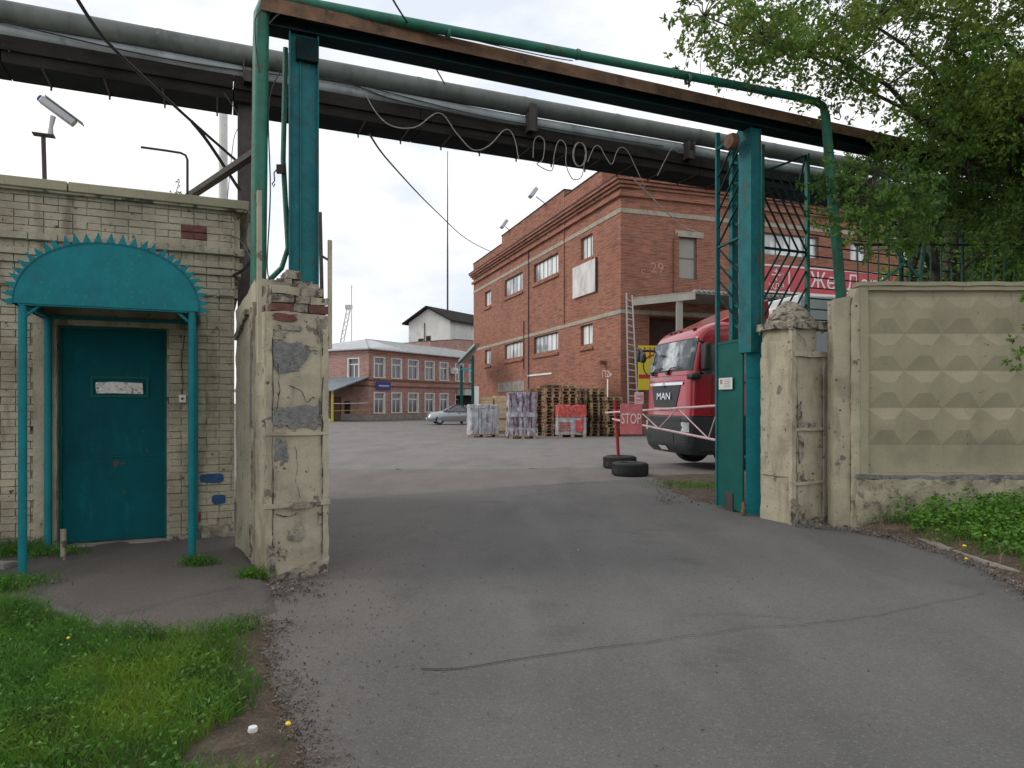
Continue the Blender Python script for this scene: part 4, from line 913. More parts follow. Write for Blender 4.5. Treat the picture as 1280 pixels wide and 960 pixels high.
# concrete panel fence
fe = E('concrete_fence', 'cream concrete panel fence with pyramid relief on the right', 'fence', (4.44, 8.76, 0), 0)
def panel(x0, x1):
    mb = MB(); cw_ = .485; ch_ = .475; X0 = x0 + .10; n = int((x1 - x0 - .2) / cw_); X1 = X0 + n * cw_; Z0 = 1.055; Z1 = Z0 + 4 * ch_; dp = .06
    def jt(x, z, y): return (x + .004 * nz3((x, 0, z), 7), y + .004 * nz3((x, 3, z), 5), z + .004 * nz3((z, x, 0), 7))
    for i in range(n):
        for k in range(4):
            a, b, c, d = X0 + i * cw_, X0 + (i + 1) * cw_, Z0 + k * ch_, Z0 + (k + 1) * ch_
            ja = rnd.uniform(-.01, .01); p = [jt(a, c, dp), jt(b, c, dp), jt(b, d, dp), jt(a, d, dp)]
            h_ = dp - .052 + rnd.uniform(-.004, .004)
            q_ = [(a + cw_ * .34 + ja, h_, c + ch_ * .40), (a + cw_ * .66 + ja, h_, c + ch_ * .42 + ja), (a + cw_ * .70 + ja, h_, c + ch_ * .70), (a + cw_ * .40 + ja, h_, c + ch_ * .68)]
            mb.add(p + q_, [(0, 1, 5, 4), (1, 2, 6, 5), (2, 3, 7, 6), (3, 0, 4, 7), (4, 5, 6, 7)])
    def fl(xa, xb, za, zb, y): mb.quad((xa, y, za), (xb, y, za), (xb, y, zb), (xa, y, zb))
    fl(X0, X1, .70, Z0, dp); fl(X0, X1, Z1, 3.03, dp)
    rough_box(mb, x0, X0, -.0, .15, .66, 3.08, .05, .006, x0 + 61); rough_box(mb, X1, x1, -.0, .15, .66, 3.08, .05, .006, x0 + 62)
    rough_box(mb, X0, X1, -.0, .15, 3.03, 3.08, .05, .006, x0 + 63); rough_box(mb, X0, X1, -.0, .15, .66, .70, .05, .006, x0 + 64)
    mb.box(x0 + .01, x1 - .01, .13, .16, .66, 3.07)
    po = mb.build('panel', m_conc, fe); po.data.set_sharp_from_angle(angle=R(6)); return po
panel(0, 3.98); panel(4.0, 7.9)
for x0 in (0, 4.0):
    q = MB(); rough_box(q, x0 - .02, x0 + 3.99, -.02, .17, 3.085, 3.135, .06, .010, x0 + 3); q.build('coping', m_conc, fe)
q = MB(); rough_box(q, -.05, 7.9, -.035, .16, .62, .68, .05, .022, 4.0); q.build('broken_ledge', m_greyrend, fe)
q = MB(); rough_box(q, -.05, 7.9, -.06, .16, -.1, .62, .05, .03, 6.0); q.build('foundation', m_conc2, fe)

# ------------------------------------------------------------------ gate steelwork
gf = E('gate_portal', 'green steel gate frame of two columns and a rusty topped beam over the driveway', 'gate frame', (-2.16, 7.2, 0), GA)
# left column
q = MB(); q.box(-.17, .13, .0, .012, .9, 5.439); q.box(-.17, -.155, -.05, .0, .9, 5.439); q.box(.115, .13, -.05, .0, .9, 5.439); q.box(-.06, -.045, -.02, -.0, .9, 5.2); q.box(-.15, .11, .012, .18, .9, 5.439)
q.build('left_column', m_tealcol, gf, bevel=.003)
s_r = 5.88
q = MB(); q.box(s_r + .10, s_r + .115 - .0, -.01, .24, 2.3, 5.438); q.box(s_r + .115, s_r + .27, .0, .012, 2.3, 5.438); q.box(s_r + .27, s_r + .285, -.01, .24, 2.3, 5.438); q.box(s_r + .115, s_r + .27, .21, .222, 2.3, 5.438)
q.build('right_column', m_tealcol, gf, bevel=.003)
q = MB(); q.box(s_r + .26, s_r + .37, .55, .62, 2.3, 5.439); q.build('rear_channel', m_tealcol, gf)
for k in range(9): 
    q = MB(); q.bar((s_r + .26, .24, 2.6 + k * .3), (s_r + .30, .56, 2.75 + k * .3), .03); q.build('lacing_bar', m_tealdark, gf)
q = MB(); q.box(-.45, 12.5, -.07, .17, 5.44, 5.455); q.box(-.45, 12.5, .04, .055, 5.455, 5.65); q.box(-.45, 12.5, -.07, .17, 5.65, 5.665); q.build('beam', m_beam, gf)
q = MB(); q.box(-.45, 12.5, -.115, .20, 5.667, 5.69); q.box(-.45, 12.5, -.125, -.115, 5.545, 5.69); q.build('rusty_cover', m_rust, gf)
q = MB(); q.box(-.10, .12, -.075, .16, 5.15, 5.38); q.build('head_plate', m_beam, gf)
q = MB(); q.lathe([(0, -.05), (.10, -.05), (.12, 0), (.10, .06), (0, .06)], 14, axis='x', M=Matrix.Translation((s_r - .06, .2, 5.28))); q.build('roller', m_rust, gf)

# gas pipe over the gate
gp = [P(345, 720, 6.6), P(322, 420, 6.95), P(326, 60, 7.0), P(327, 18, 7.0), P(333, 4, 7.0), P(346, -3, 7.02), P(400, 8, 7.2), P(720, 68, 8.05), P(1000, 122, 9.35), P(1020, 127, 9.5), P(1029, 133, 9.55), P(1032, 145, 9.57), P(1040, 240, 9.6), P(1052, 380, 9.65), P(1062, 520, 9.7)]
gpo = E('gas_pipe', 'long green gas pipe rising beside the left pillar and crossing above the gate beam', 'pipe')
q = MB(); q.tube(gp, [.078] * 5 + [.068, .060] + [.053] * 4 + [.060] + [.070] * 3, 16); q.build('pipe', m_green, gpo)
for (px, py, dd) in ((722, 62, 8.05), (560, 36, 7.6), (860, 93, 8.6)):
    a = P(px, py, dd); q = MB(); q.lathe([(.053, -.02), (.061, -.015), (.061, .015), (.053, .02)], 16, axis='x', M=Matrix.Translation(P(px, py + 6, dd)) @ Matrix.Rotation(GA, 4, 'Z')); q.build('pipe_collar', m_green, gpo)
    MB().tube([P(px - 2, py + 6, dd), P(px - 2, py + 13, dd)], .01, 5).build('hanger_stub', m_darksteel, gpo)
q = MB(); q.tube([P(357, 60, 7.3), P(354, 200, 7.3), P(360, 310, 7.3), P(352, 335, 7.3), P(335, 352, 7.2), P(318, 368, 7.1)], .028, 8)
tag(q.build('conduit', m_green), 'slim green conduit curving down beside the left gate column', 'pipe')
q = MB(); q.tube([P(367, 150, 7.35), P(368, 345, 7.3)], .022, 8); tag(q.build('conduit', m_darksteel), 'straight dark conduit hard against the left gate column', 'pipe')
def cable(name, pts, r, m_, label, n=5, sub=6):
    V_ = [Vector(p) for p in pts]; out = []
    for i in range(len(V_) - 1):
        p0, p1, p2, p3 = V_[max(i - 1, 0)], V_[i], V_[i + 1], V_[min(i + 2, len(V_) - 1)]
        for k in range(sub):
            t = k / sub; out.append(.5 * ((2 * p1) + (p2 - p0) * t + (2 * p0 - 5 * p1 + 4 * p2 - p3) * t * t + (3 * p1 - p0 - 3 * p2 + p3) * t ** 3))
    out.append(V_[-1]); q = MB(); q.tube(out, r, n); return tag(q.build(name, m_), label, 'cable')
cable('hanging_wire', [P(350, 90, 7.1), P(336, 130, 7.0), P(338, 240, 6.95), P(334, 330, 6.9), P(338, 350, 6.9)], .007, m_cable, 'loose dark wire dangling along the green gas pipe')
cable('hanging_wire', [P(326, 14, 6.9), P(319, 25, 6.88), P(320, 60, 6.88), P(324, 90, 6.9)], .006, m_cable, 'short wire looping over the bend of the gas pipe')
bk_ = E('insulator_bracket', 'small dark hooked bracket on the slim green conduit', 'bracket', P(352, 212, 7.25))
MB().box(-.05, .03, -.02, .02, -.04, .05).build('plate', m_darksteel, bk_); MB().tube([(-.05, 0, 0), (-.08, 0, -.03), (-.075, 0, -.12), (-.10, 0, -.15), (-.085, 0, -.18), (-.07, 0, -.15)], .007, 5).build('hook', m_darksteel, bk_)

# gate leaves
def W2L(o, p): return o.matrix_world.inverted() @ Vector(p)
Hh, Ff = Vector((3.288, 9.78, 0)), Vector((3.15, 10.5, 0)); dv = Ff - Hh; LL = dv.length
gl = E('gate_leaf', 'narrow dark teal gate leaf folded against the right gate column', 'gate', Hh, math.atan2(dv.y, dv.x))
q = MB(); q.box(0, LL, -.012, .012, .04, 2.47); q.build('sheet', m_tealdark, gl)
q = MB(); q.box(LL - .0, LL + .045, -.03, .03, .03, 5.72); q.build('end_stile', m_tealcol, gl)
q = MB(); q.box(0, LL, -.02, .02, 2.47, 2.51); q.box(0, LL, -.02, .02, 3.95, 3.98); q.box(0, LL, -.02, .02, 5.45, 5.49); q.build('cross_rails', m_tealdark, gl)
for k in range(9):
    for (za, zb) in ((4.0 + k * .26, 4.55 + k * .26), (3.95 - k * .24, 3.40 - k * .24)):
        if zb > 5.6 or zb < 2.45: continue
        q = MB(); q.bar((LL, 0, za), (0.02, 0, zb), .022); q.build('lattice_bar', m_greendark, gl)
q = MB(); q.box(LL * .35, LL * .65, -.05, .03, .0, .28); q.build('drop_bolt', m_darksteel, gl)
nt_ = P(909.5, 479.5, 10.2)
nb = E('notice', 'small white notice plate with a red circle on the teal gate leaf', 'sign', nt_, math.atan2(dv.y, dv.x))
# facing the camera: leaf's visible face
MB().box(-.20, .20, .030, .036, -.085, .085).build('plate', m_paper, nb)
q = MB(); q.lathe([(.022, -.002), (.034, -.002), (.034, .002)], 16, M=Matrix.Translation((.12, .04, .03)) @ Matrix.Rotation(R(90), 4, 'X')); q.build('red_circle', m_redpaint, nb)
q = MB()
for i in range(5): q.box(-.15, .04, .037, .039, .05 - i * .025, .057 - i * .025)
q.build('print_lines', m_galv, nb)
Sx = Vector((3.30, 9.70, 0)); 
ws = E('gate_side_sheet', 'bright teal steel sheet closing the gap between gate leaf and right pillar', 'gate', Sx, R(-8))
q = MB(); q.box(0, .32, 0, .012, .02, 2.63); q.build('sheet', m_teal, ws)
q = MB(); q.box(.0, .32, -.006, .0, 1.95, 1.975); q.box(.19, .315, -.014, .0, .05, 2.6); q.build('fold', m_teal, ws)
q = MB(); q.lathe([(0, 0), (.035, 0), (.035, .07), (.02, .09), (.02, .18), (.0, .18)], 10, M=Matrix.Translation((-.04, -.02, .02))); q.build('hinge_pin', m_rust, ws)

# second leaf: lattice behind the pillar
l2 = E('gate_leaf', 'green lattice gate leaf with chevron bars standing behind the right pillar', 'gate', (3.76, 10.3, 0), GA)
LB = .86
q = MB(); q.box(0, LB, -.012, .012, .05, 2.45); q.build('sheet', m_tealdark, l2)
q = MB(); q.box(LB, LB + .05, -.03, .03, .0, 5.45); q.box(-.05, 0, -.03, .03, .0, 5.45); q.build('stile', m_green, l2)
MB().box(0, LB, -.015, .015, 3.90, 3.935).build('cross_rail', m_greendark, l2); MB().box(0, LB, -.015, .015, 2.45, 2.49).build('cross_rail', m_greendark, l2)
MB().bar((0, 0, 5.05), (LB, 0, 5.42), .03).build('top_rail', m_greendark, l2); MB().bar((LB * .8, 0, 4.9), (LB - .01, 0, 5.40), .025).build('top_strut', m_greendark, l2)
for k in range(12):
    a0, a1 = 0, LB
    za = 3.92 + k * .26 - .75; zb = za - 1.28
    for (p, q_) in (((a0, za + 1.28), (a1, za)),):
        # clip against z in [3.92, 5.1]
        (x0, z0), (x1, z1) = p, q_
        def at(z): return x0 + (x1 - x0) * (z - z0) / (z1 - z0)
        xt = at(min(z0, 5.05)) if z0 > 5.05 else x0; zt = min(z0, 5.05); zb_ = max(z1, 3.92); xb = at(zb_)
        if zt > zb_ + .1 and xt < xb: 
            q = MB(); q.bar((xt, 0, zt), (xb, 0, zb_), .022); q.build('lattice_bar', m_greendark, l2)
            if zb_ == 3.92 or True:
                zm = 3.92 - (zt - 3.92)
        # mirrored below
        zlo = 2.47; m0, m1 = 7.84 - zt, 7.84 - zb_
        if m1 > zlo + .05 and xt < xb:
            if m0 < zlo: xt2 = xt + (xb - xt) * (zlo - m0) / (m1 - m0); m0 = zlo
            else: xt2 = xt
            q = MB(); q.bar((xt2, 0, m0), (xb, 0, m1), .022); q.build('lattice_bar', m_greendark, l2)
# railing screen to the right: horizontal rails
l3 = E('railing_screen', 'green railing of thin horizontal bars behind the fence end post', 'railing', (3.76, 10.3, 0) + Vector((0, 0, 0)) if False else Vector((3.76, 10.3, 0)) + g_dir * .93, GA)
q = MB(); q.box(2.05, 2.09, -.02, .02, 0, 4.9); q.box(3.6, 3.64, -.02, .02, 0, 4.9); q.build('post', m_greendark, l3)
for k in range(14):
    zz = 2.72 + k * .165
    if zz < 4.9: MB().tube([(-.02, 0, zz), (3.62, 0, zz - .0)], .011, 6).build('rail', m_greendark, l3)
# picket railing over the fence
l4 = E('picket_railing', 'tall green picket railing standing behind the concrete fence among the trees', 'railing', (5.3, 10.55, 0), 0)
for k in range(34):
    x = k * .16
    zz = 4.9 - .35 * (k % 3 == 0) - (.9 if k > 5 else 0)
    MB().tube([(x, 0, 2.6), (x, 0, zz)], .011, 6).build('picket', m_green, l4)
q = MB(); q.box(-.05, 5.6, -.015, .015, 3.32, 3.35); q.box(-.05, 5.6, -.015, .015, 4.0, 4.03); q.build('rail', m_greendark, l4)
q = MB(); q.bar((0.05, -.05, 3.2), (.9, -.05, 3.9), .035); q.bar((.9, -.05, 3.3), (1.0, -.05, 4.1), .05); q.bar((.4, -.05, 4.1), (1.0, -.05, 3.4), .035); q.build('brace', m_green, l4)
q = MB(); q.box(4.0, 4.05, -.02, .02, 0, 3.3); q.box(.0, .05, -.02, .02, 0, 3.3); q.build('post', m_greendark, l4)
cable('hose', [P(1076, 316, 10.2), P(1095, 312, 10.3), P(1115, 313, 10.4)], .022, m_cable_l, 'pale hose end lying over the picket railing')

# ------------------------------------------------------------------ overhead pipe rack
RO = Vector((-7.07, 9.5, 0))
rk = E('pipe_rack', 'dark overhead pipe rack crossing behind the gate on a steel column', 'pipe rack', RO, GA)
x = -6.0
while x < 33:
    q = MB(); q.box(x, x + 2.985, 0, .04, 6.49, 6.67); q.build('upper_board', m_duct, rk); q = MB(); q.box(x, x + 2.985, .05, .09, 6.33, 6.488); q.build('lower_board', m_duct, rk)
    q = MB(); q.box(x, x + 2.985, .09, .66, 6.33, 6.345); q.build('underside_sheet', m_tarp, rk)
    q = MB(); q.box(x, x + 2.985, .0, .66, 6.67, 6.69); q.build('tray_top', m_duct, rk); q = MB(); q.box(x, x + 2.985, .66, .69, 6.33, 6.75); q.build('back_board', m_duct, rk)
    x += 3.0
hookm = MB(); hookm.box(-.015, .015, .06, .68, -.012, 0); hookm.box(-.012, .012, .64, .66, -.07, -.0); hme = hookm.mesh('batten'); hme.materials.append(m_darksteel)
for k in range(46): inst('batten', hme, rk, (-5.6 + k * .76, 0, 6.33))
# pale brackets
for s_ in (3.2, 8.05, 11.6, 16.5, 22):
    q = MB(); q.box(s_ - .07, s_ + .07, -.20, -.17, 6.55, 7.05 if s_ == 8.05 else 6.7); q.box(s_ - .07, s_ + .07, -.17, .55, 6.69, 6.73); q.box(s_ - .075, s_ - .06, -.22, .0, 6.56, 6.9); q.box(s_ + .06, s_ + .075, -.22, .0, 6.56, 6.9); q.build('pipe_bracket', m_darksteel, rk)
for s_ in (3.17, 19.9, -5):
    q = MB(); q.box(s_ - .11, s_ + .11, .2, .22, 0, 6.33); q.box(s_ - .11, s_ + .11, .38, .40, 0, 6.33); q.box(s_ - .01, s_ + .01, .22, .38, 0, 6.33); q.build('column', m_darksteel, rk)
q = MB(); q.bar((3.17, .1, 5.0), (2.4, -1.6, 4.15), .10, .12) if False else None
q = MB(); q.bar(W2L(rk, (0, 0, 0)) if False else (0, 0, 0), (0, 0, .001), .001)
br = E('diagonal_brace', 'dark steel brace running from the gatehouse roof up to the gas pipe', 'brace')
MB().bar(P(236, 246, 8.3), P(324, 188, 7.15), .085, .06).build('brace_bar', m_darksteel, br)
# pipes lying on the rack
pp = E('heating_pipe', 'large grey sheet clad heating pipe running along the top of the rack', 'pipe', RO, GA)
x = -6.0
while x < 33:
    q = MB(); z_ = 7.02 + .008 * x; q.tube([(x, .05, z_), (x + 1.985, .05, z_ + .016)], .158, 24, caps=False); q.tube([(x + 1.93, .05, z_ + .016), (x + 2.0, .05, z_ + .016)], .163, 24, caps=False); q.build('cladding_section', m_clad, pp); x += 2.0
pq = E('heating_pipe', 'thinner pale wrapped pipe lying in the rack below the large pipe', 'pipe', RO, GA)
q = MB(); q.tube([(x_, .10 + .01 * math.sin(x_ * 2), 6.76 + .004 * x_ + .008 * math.sin(x_ * 1.3)) for x_ in np.arange(-6, 33, .5)], .125, 16); q.build('pipe', m_pipe2, pq)
def rkp(s, t, z): return RO + g_dir * s + p_dir * t + Vector((0, 0, z))
cable('rack_cable', [rkp(-1, -.03, 6.93), rkp(1.5, -.06, 6.74), rkp(3.2, -.05, 6.76), rkp(4.6, -.06, 6.86), rkp(5.6, -.05, 6.72), rkp(7.5, -.04, 6.66), rkp(8.1, -.06, 6.70)], .012, m_cable, 'dark cable sagging along the front of the pipe rack')
cable('rack_cable', [rkp(4.7, -.05, 6.9), rkp(5.8, -.05, 6.80), rkp(7.2, -.04, 6.72), rkp(9.4, -.05, 6.72), rkp(11, -.06, 6.75)], .009, m_cable, 'thin dark cable drooping from the large pipe over the gateway')
# curly pale cable (photo shape followed on the rack's front plane)
def rack_at(px, py):
    u_ = (px - 640) / F; s_ = (u_ * 9.5 + 7.07) / (.917 - u_ * .399); p = RO + g_dir * s_; return Vector((p.x - .01, p.y - .03, CAMH + (HOR - py) / F * p.y))
cable('coiled_cable', [rack_at(*p) for p in ((455, 112), (470, 140), (490, 158), (520, 160), (550, 142), (572, 168), (592, 188), (612, 183), (632, 163), (643, 172), (649, 200))], .010, m_cable_l, 'pale cable hanging in waves on the left part of the rack')
cable('coiled_cable', [rack_at(*p) for p in ((667, 198), (668, 178), (674, 171), (681, 178), (679, 200), (672, 206), (690, 214), (693, 196), (697, 180), (702, 176), (708, 184), (708, 206), (716, 224), (727, 222), (731, 205))], .009, m_cable_l, 'pale cable bunched in narrow loops below the rack middle')
pts = []
for k in range(60):
    t = k / 60 * 6.28 * 4; pts.append(rack_at(724 + 8 * math.cos(t) + k * .03, 194 + 15 * math.sin(t)) + Vector((0, -.01 * (k % 7) * .3, 0)))
cable('cable_coil', pts, .008, m_cable_l, 'pale cable wound into an oval coil hung on the rack', 4, 2)
cable('coiled_cable', [rack_at(*p) for p in ((735, 203), (743, 185), (750, 184), (757, 196), (765, 206), (771, 191), (777, 185), (785, 190), (795, 210), (806, 234))], .009, m_cable_l, 'pale cable dropping in two humps to the right of the coil')
cable('coiled_cable', [rack_at(*p) for p in ((822, 220), (832, 200), (840, 187), (852, 192), (868, 184))], .009, m_cable_l, 'short pale cable end at the right part of the rack')
cable('overhead_wire', [P(462, 168, 10.8), P(490, 206, 14), P(545, 264, 22), P(590, 303, 32), P(640, 326, 44.5)], .018, m_cable, 'thin black wire swooping from the rack to the brick warehouse', 5)
cable('overhead_wire', [P(90, -12, 5.4), P(128, 45, 6.0), P(178, 95, 6.6), P(240, 152, 7.4), P(298, 203, 8.0)], .016, m_cable, 'thick dark cable slanting down across the sky on the left')
cable('overhead_wire', [P(240, 152, 7.4), P(262, 180, 7.8), P(300, 238, 8.3)], .020, m_cable, 'short branch of the thick slanting cable')
cable('overhead_wire', [P(486, -10, 6.5), P(500, 14, 7.0), P(530, 60, 8.6), P(556, 105, 10.2)], .010, m_cable, 'thin wire crossing the gas pipe near the top of the picture')
cable('overhead_wire', [P(790, 222, 16), P(850, 280, 25), P(872, 290, 33)], .02, m_cable_l, 'pale wire from the rack to the warehouse side wall')

# bits and pieces at the gatehouse
q = MB(); rough_box(q, -.16, .16, -.1, .1, -.04, .06, .04, .03, 71); o = q.build('stone', m_grey_conc); o.location = (*G(-6, 712, .03), .03); tag(o, 'flat grey stone lying by the wall at the left edge', 'stone')
sx_, sy_ = G(66, 712); q = MB(); q.jbox(-.02, .02, -.015, .015, 0, .34, .006); o = q.build('stake', m_rubble); o.location = (sx_, sy_ + .15, .02); tag(o, 'short dark stake standing beside the back canopy post', 'stake')
q = MB(); rough_box(q, -.07, .07, -.06, .06, -.17, .15, .03, .05, 72); o = q.build('insulation_bundle', m_grey_conc); o.location = P(306, 296, 8.2); tag(o, 'grey rag like bundle tied on the dark column above the slab', 'bundle')
cable('barbed_wire', [P(288, 296, 7.9), P(300, 300, 7.7), P(318, 330, 7.2), P(332, 352, 6.9)], .006, m_cable, 'rusty wire from the gatehouse corner down to the left pillar')
cable('barbed_wire', [P(290, 345, 7.9), P(303, 338, 7.7), P(316, 322, 7.2), P(322, 300, 7.0)], .018, m_cable, 'thick black cable looping behind the slab to the gas pipe')
cable('barbed_wire', [P(286, 262, 7.9), P(296, 275, 7.7), P(308, 262, 7.5), P(322, 282, 7.0)], .004, m_cable, 'thin slack wire between gatehouse cornice and gas pipe')
cable('hanging_wire', [P(336, 30, 6.9), P(352, 16, 7.0), P(372, 22, 7.1), P(420, 34, 7.3), P(470, 35, 7.4), P(520, 38, 7.6)], .007, m_cable, 'dark wire running loosely under the left part of the gas pipe')
cable('hanging_wire', [P(520, 30, 7.5), P(600, 52, 7.7), P(680, 70, 8.0), P(716, 76, 8.1)], .006, m_cable, 'thin wire sagging just under the middle of the gas pipe')
cable('hanging_wire', [P(280, 116, 9.5), P(300, 150, 9.4), P(292, 175, 9.4), P(284, 250, 9.3)], .005, m_cable, 'thin wire drooping from the rack beside the white pole')
pts = []
for k in range(420):
    t = rs.uniform(0, 1) ** .7; a_ = P(835 + 190 * t, 88 + 41 * t, 8.5 + 1.0 * t); pts.append([a_.x + rs.normal() * .03, a_.y + rs.normal() * .05, a_.z - abs(rs.normal()) * .07 + .06])
cr2 = leaves_at('creeper', np.array(pts), .035, m_leafB, droop=.6, asp=.4); tag(cr2, 'thin creeper clinging to the right part of the gas pipe', 'creeper')
# ------------------------------------------------------------------ poles, camera pod on the pipe
wp = E('white_pole', 'tall pale lamp pole rising behind the gatehouse roof', 'pole', (-(640 - 279) / F * 14, 14, 0)); MB().tube([(0, 0, 0), (0, 0, 7.6)], .085, 12).build('shaft', m_whitepaint, wp)
cp2 = E('security_camera', 'small dome camera on a hooked arm above the right bend of the gas pipe', 'camera', P(1047, 138, 9.4))
MB().lathe([(0, -.04), (.03, -.03), (.03, .03), (.018, .05), (0, .05)], 12).build('housing', m_greyroof, cp2); MB().tube([(.02, 0, -.03), (.045, 0, -.09), (.02, 0, -.13), (-.05, 0, -.10)], .008, 6).build('arm', m_darksteel, cp2)

# ------------------------------------------------------------------ big brick warehouse
WA = math.atan2(.322, .947)
wc = Vector((5.37, 34, 0))
wh = E('warehouse', 'orange red brick warehouse with stepped parapet beyond the gate', 'building', wc, WA)
LW, RWd = 27.0, 30.0
# holes on left facade: horizontal axis = local y (back); facade plane x=0 looking to -x
wl_ = [(3.2, 4.75, 4.75, 5.88, 2), (8.0, 12.2, 4.78, 5.9, 6), (14.4, 18.4, 4.78, 5.9, 5), (21.9, 23.6, 4.7, 5.85, 2),
       (3.2, 4.75, 9.52, 10.75, 3), (8.0, 12.2, 9.5, 10.7, 6), (14.4, 18.4, 9.45, 10.7, 5), (21.9, 23.6, 9.4, 10.6, 2)]
q = MB(); wall(q, LW, 0, 12.72, [w_[:4] for w_ in wl_], .22, 'y'); 
wr_ = [(3.33, 4.39, 7.9, 10.05, 1), (8.49, 12.2, 9.5, 10.7, 4), (14.4, 15.6, 9.5, 10.6, 2), (18, 21.5, 9.5, 10.6, 4)]
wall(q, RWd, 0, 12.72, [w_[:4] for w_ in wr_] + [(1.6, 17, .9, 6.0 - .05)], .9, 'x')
q.quad((0, LW, 0), (RWd, LW, 0), (RWd, LW, 12.72), (0, LW, 12.72)); q.quad((RWd, 0, 0), (RWd, LW, 0), (RWd, LW, 12.72), (RWd, 0, 12.72)); q.quad((0, 0, 12.72), (RWd, 0, 12.72), (RWd, LW, 12.72), (0, LW, 12.72))
q.build('wall', m_bigbrick, wh)
for i, w_ in enumerate(wl_): window(wh, w_[0], w_[1], w_[2], w_[3], 'y', w_[4], m_framegrey, m_glass_sky, .2, .07)
for i, w_ in enumerate(wr_): window(wh, w_[0], w_[1], w_[2], w_[3], 'x', w_[4], m_framegrey, m_tower_g if i == 0 else m_glass_sky, .2, .08, 9.0 if i == 0 else None)
for w_ in wl_:
    MB().box(-.10, .0, w_[0] - .12, w_[1] + .12, w_[2] - .28, w_[2] - .14).build('window_sill', m_bigbrick, wh)
MB().box(1.55, 17.05, .9, .95, .85, 6.0).build('dock_shade_wall', mat('shade_toned_dock_brick', (.06, .032, .024), .95, .3, 2), wh)  # dark wall added; its colour stands in for the deep canopy shade
MB().box(3.08, 4.75, -.06, .2, 10.05, 10.35).build('lintel', m_band, wh)
for (za, zb, pr) in ((11.0, 11.22, .03), (6.0, 6.2, .03)):
    q = MB(); q.box(-pr, 0, -pr, LW, za, zb); q.box(0, RWd, -pr, 0, za, zb); q.build('string_course', m_band, wh)
for (za, zb, pr) in ((11.80, 11.98, .16), (12.24, 12.36, .12), (12.40, 12.52, .24), (12.56, 12.72, .34)):
    q = MB(); q.box(-pr, 0, -pr, LW + pr, za, zb); q.box(0, RWd, -pr, 0, za, zb); q.build('cornice_course', m_bigbrick, wh)
q = MB(); q.box(-.38, .1, -.38, LW + .38, 12.72, 12.77); q.box(.1, RWd, -.38, .1, 12.72, 12.77); q.build('cornice_flashing', m_darksteel, wh)
q = MB(); q.box(-.02, .4, 2.0, 7.0, 12.77, 13.75); q.box(-.03, .42, 7.0, 19.0, 12.77, 14.15); q.box(-.02, .4, 19.0, LW, 12.77, 13.55); q.box(.4, 6, 2.0, 2.4, 12.77, 13.75); q.build('parapet', m_bigbrick, wh)
q = MB(); q.box(-.07, .45, 1.95, 7.0, 13.75, 13.80); q.box(-.08, .47, 6.95, 19.05, 14.15, 14.2); q.box(-.07, .45, 19.0, LW, 13.55, 13.6); q.box(.45, 6, 1.95, 2.45, 13.75, 13.80); q.build('parapet_capping', m_darksteel, wh)
for w_, t_ in ((13.1, 12.8), (6.4, 12.8), (7.2, 12.3)): pass
for (y_, za, zb) in ((13.1, .0, 12.0), (7.0, 6.2, 12.3), (14.05, 3.9, 7.2)):
    MB().tube([(-.05, y_, za), (-.05, y_, zb)], .035, 6).build('downpipe', m_darksteel if y_ != 7.0 else m_bigbrick, wh)
MB().tube([(3.0, -.05, 6.7), (3.0, -.05, 9.9), (3.2, -.05, 10.2)], .04, 6).build('conduit', m_rust, wh)
q = MB(); q.box(-.035, -.0, 12.6, 27, 1.9, 2.5) if False else q.box(-.03, 0, 14, 20, 2.4, 3.1); q.build('patched_render', m_grey_conc, wh)
MB().box(-.05, 0, 9, 13.3, 3.35, 3.45).build('white_strip', m_whitepaint, wh)
# blank board
bd = E('blank_board', 'weathered white blank board mounted high on the warehouse wall', 'sign', wc, WA)
MB().box(-.12, -.02, 2.65, 5.6, 7.5, 9.25).build('board', mat('weathered_white_board', (.62, .60, .58), .8, .2, 1.2, spots=(((.42, .38, .36), 2, .53, .15, (1, 1, .3)),)), bd)
MB().box(-.125, -.02, 2.58, 2.65, 7.45, 9.3).build('board_edge', m_darksteel, bd)
text('29', .75, m_graf, wh, (2.05, -.012, 8.35), (R(90), 0, 0), 'chalk_number', .004, sx=1.05)
text('с', .45, m_graf, wh, (1.25, -.012, 8.15), (R(90), 0, 0), 'chalk_number', .004)
text('П2ь', .50, m_graf2, wh, (-.012, 1.45, 3.05), (R(90), 0, R(-90)), 'painted_mark', .004, sx=1.3)
MB().box(-.011, -.002, 1.35, 1.48, 1.5, 2.8).build('painted_stroke', m_whitepaint, wh)
wlp = MB(); wlp.box(-.35, 0, 1.55, 1.75, 3.55, 3.75); wlp.build('wall_lamp', m_rust, wh)
# floodlights
for (t_, z_, lb, ax) in ((17.3, 14.2, 'floodlight on the parapet near the far end of the warehouse roof', 0), (10.2, 14.2, 'larger floodlight leaning out from the middle of the warehouse parapet', 1)):
    pos = wc + Vector((-.322 * t_, .947 * t_, z_)); fl = E('floodlight', lb, 'lamp', pos, WA)
    MB().tube([(.1, 0, -.1), (-.1, 0, .1), (-.3 - .3 * ax, 0, .25 + .15 * ax)], .035, 6).build('arm', m_greyroof, fl)
    Mf = Matrix.Translation((-.4 - .4 * ax, 0, .42 + .2 * ax)) @ Matrix.Rotation(R(35), 4, 'Y'); q = MB(); q.box(-.12, .12, -.25, .25, -.35, .35, M=Mf); q.build('lamp_head', m_greyroof, fl, bevel=.04)
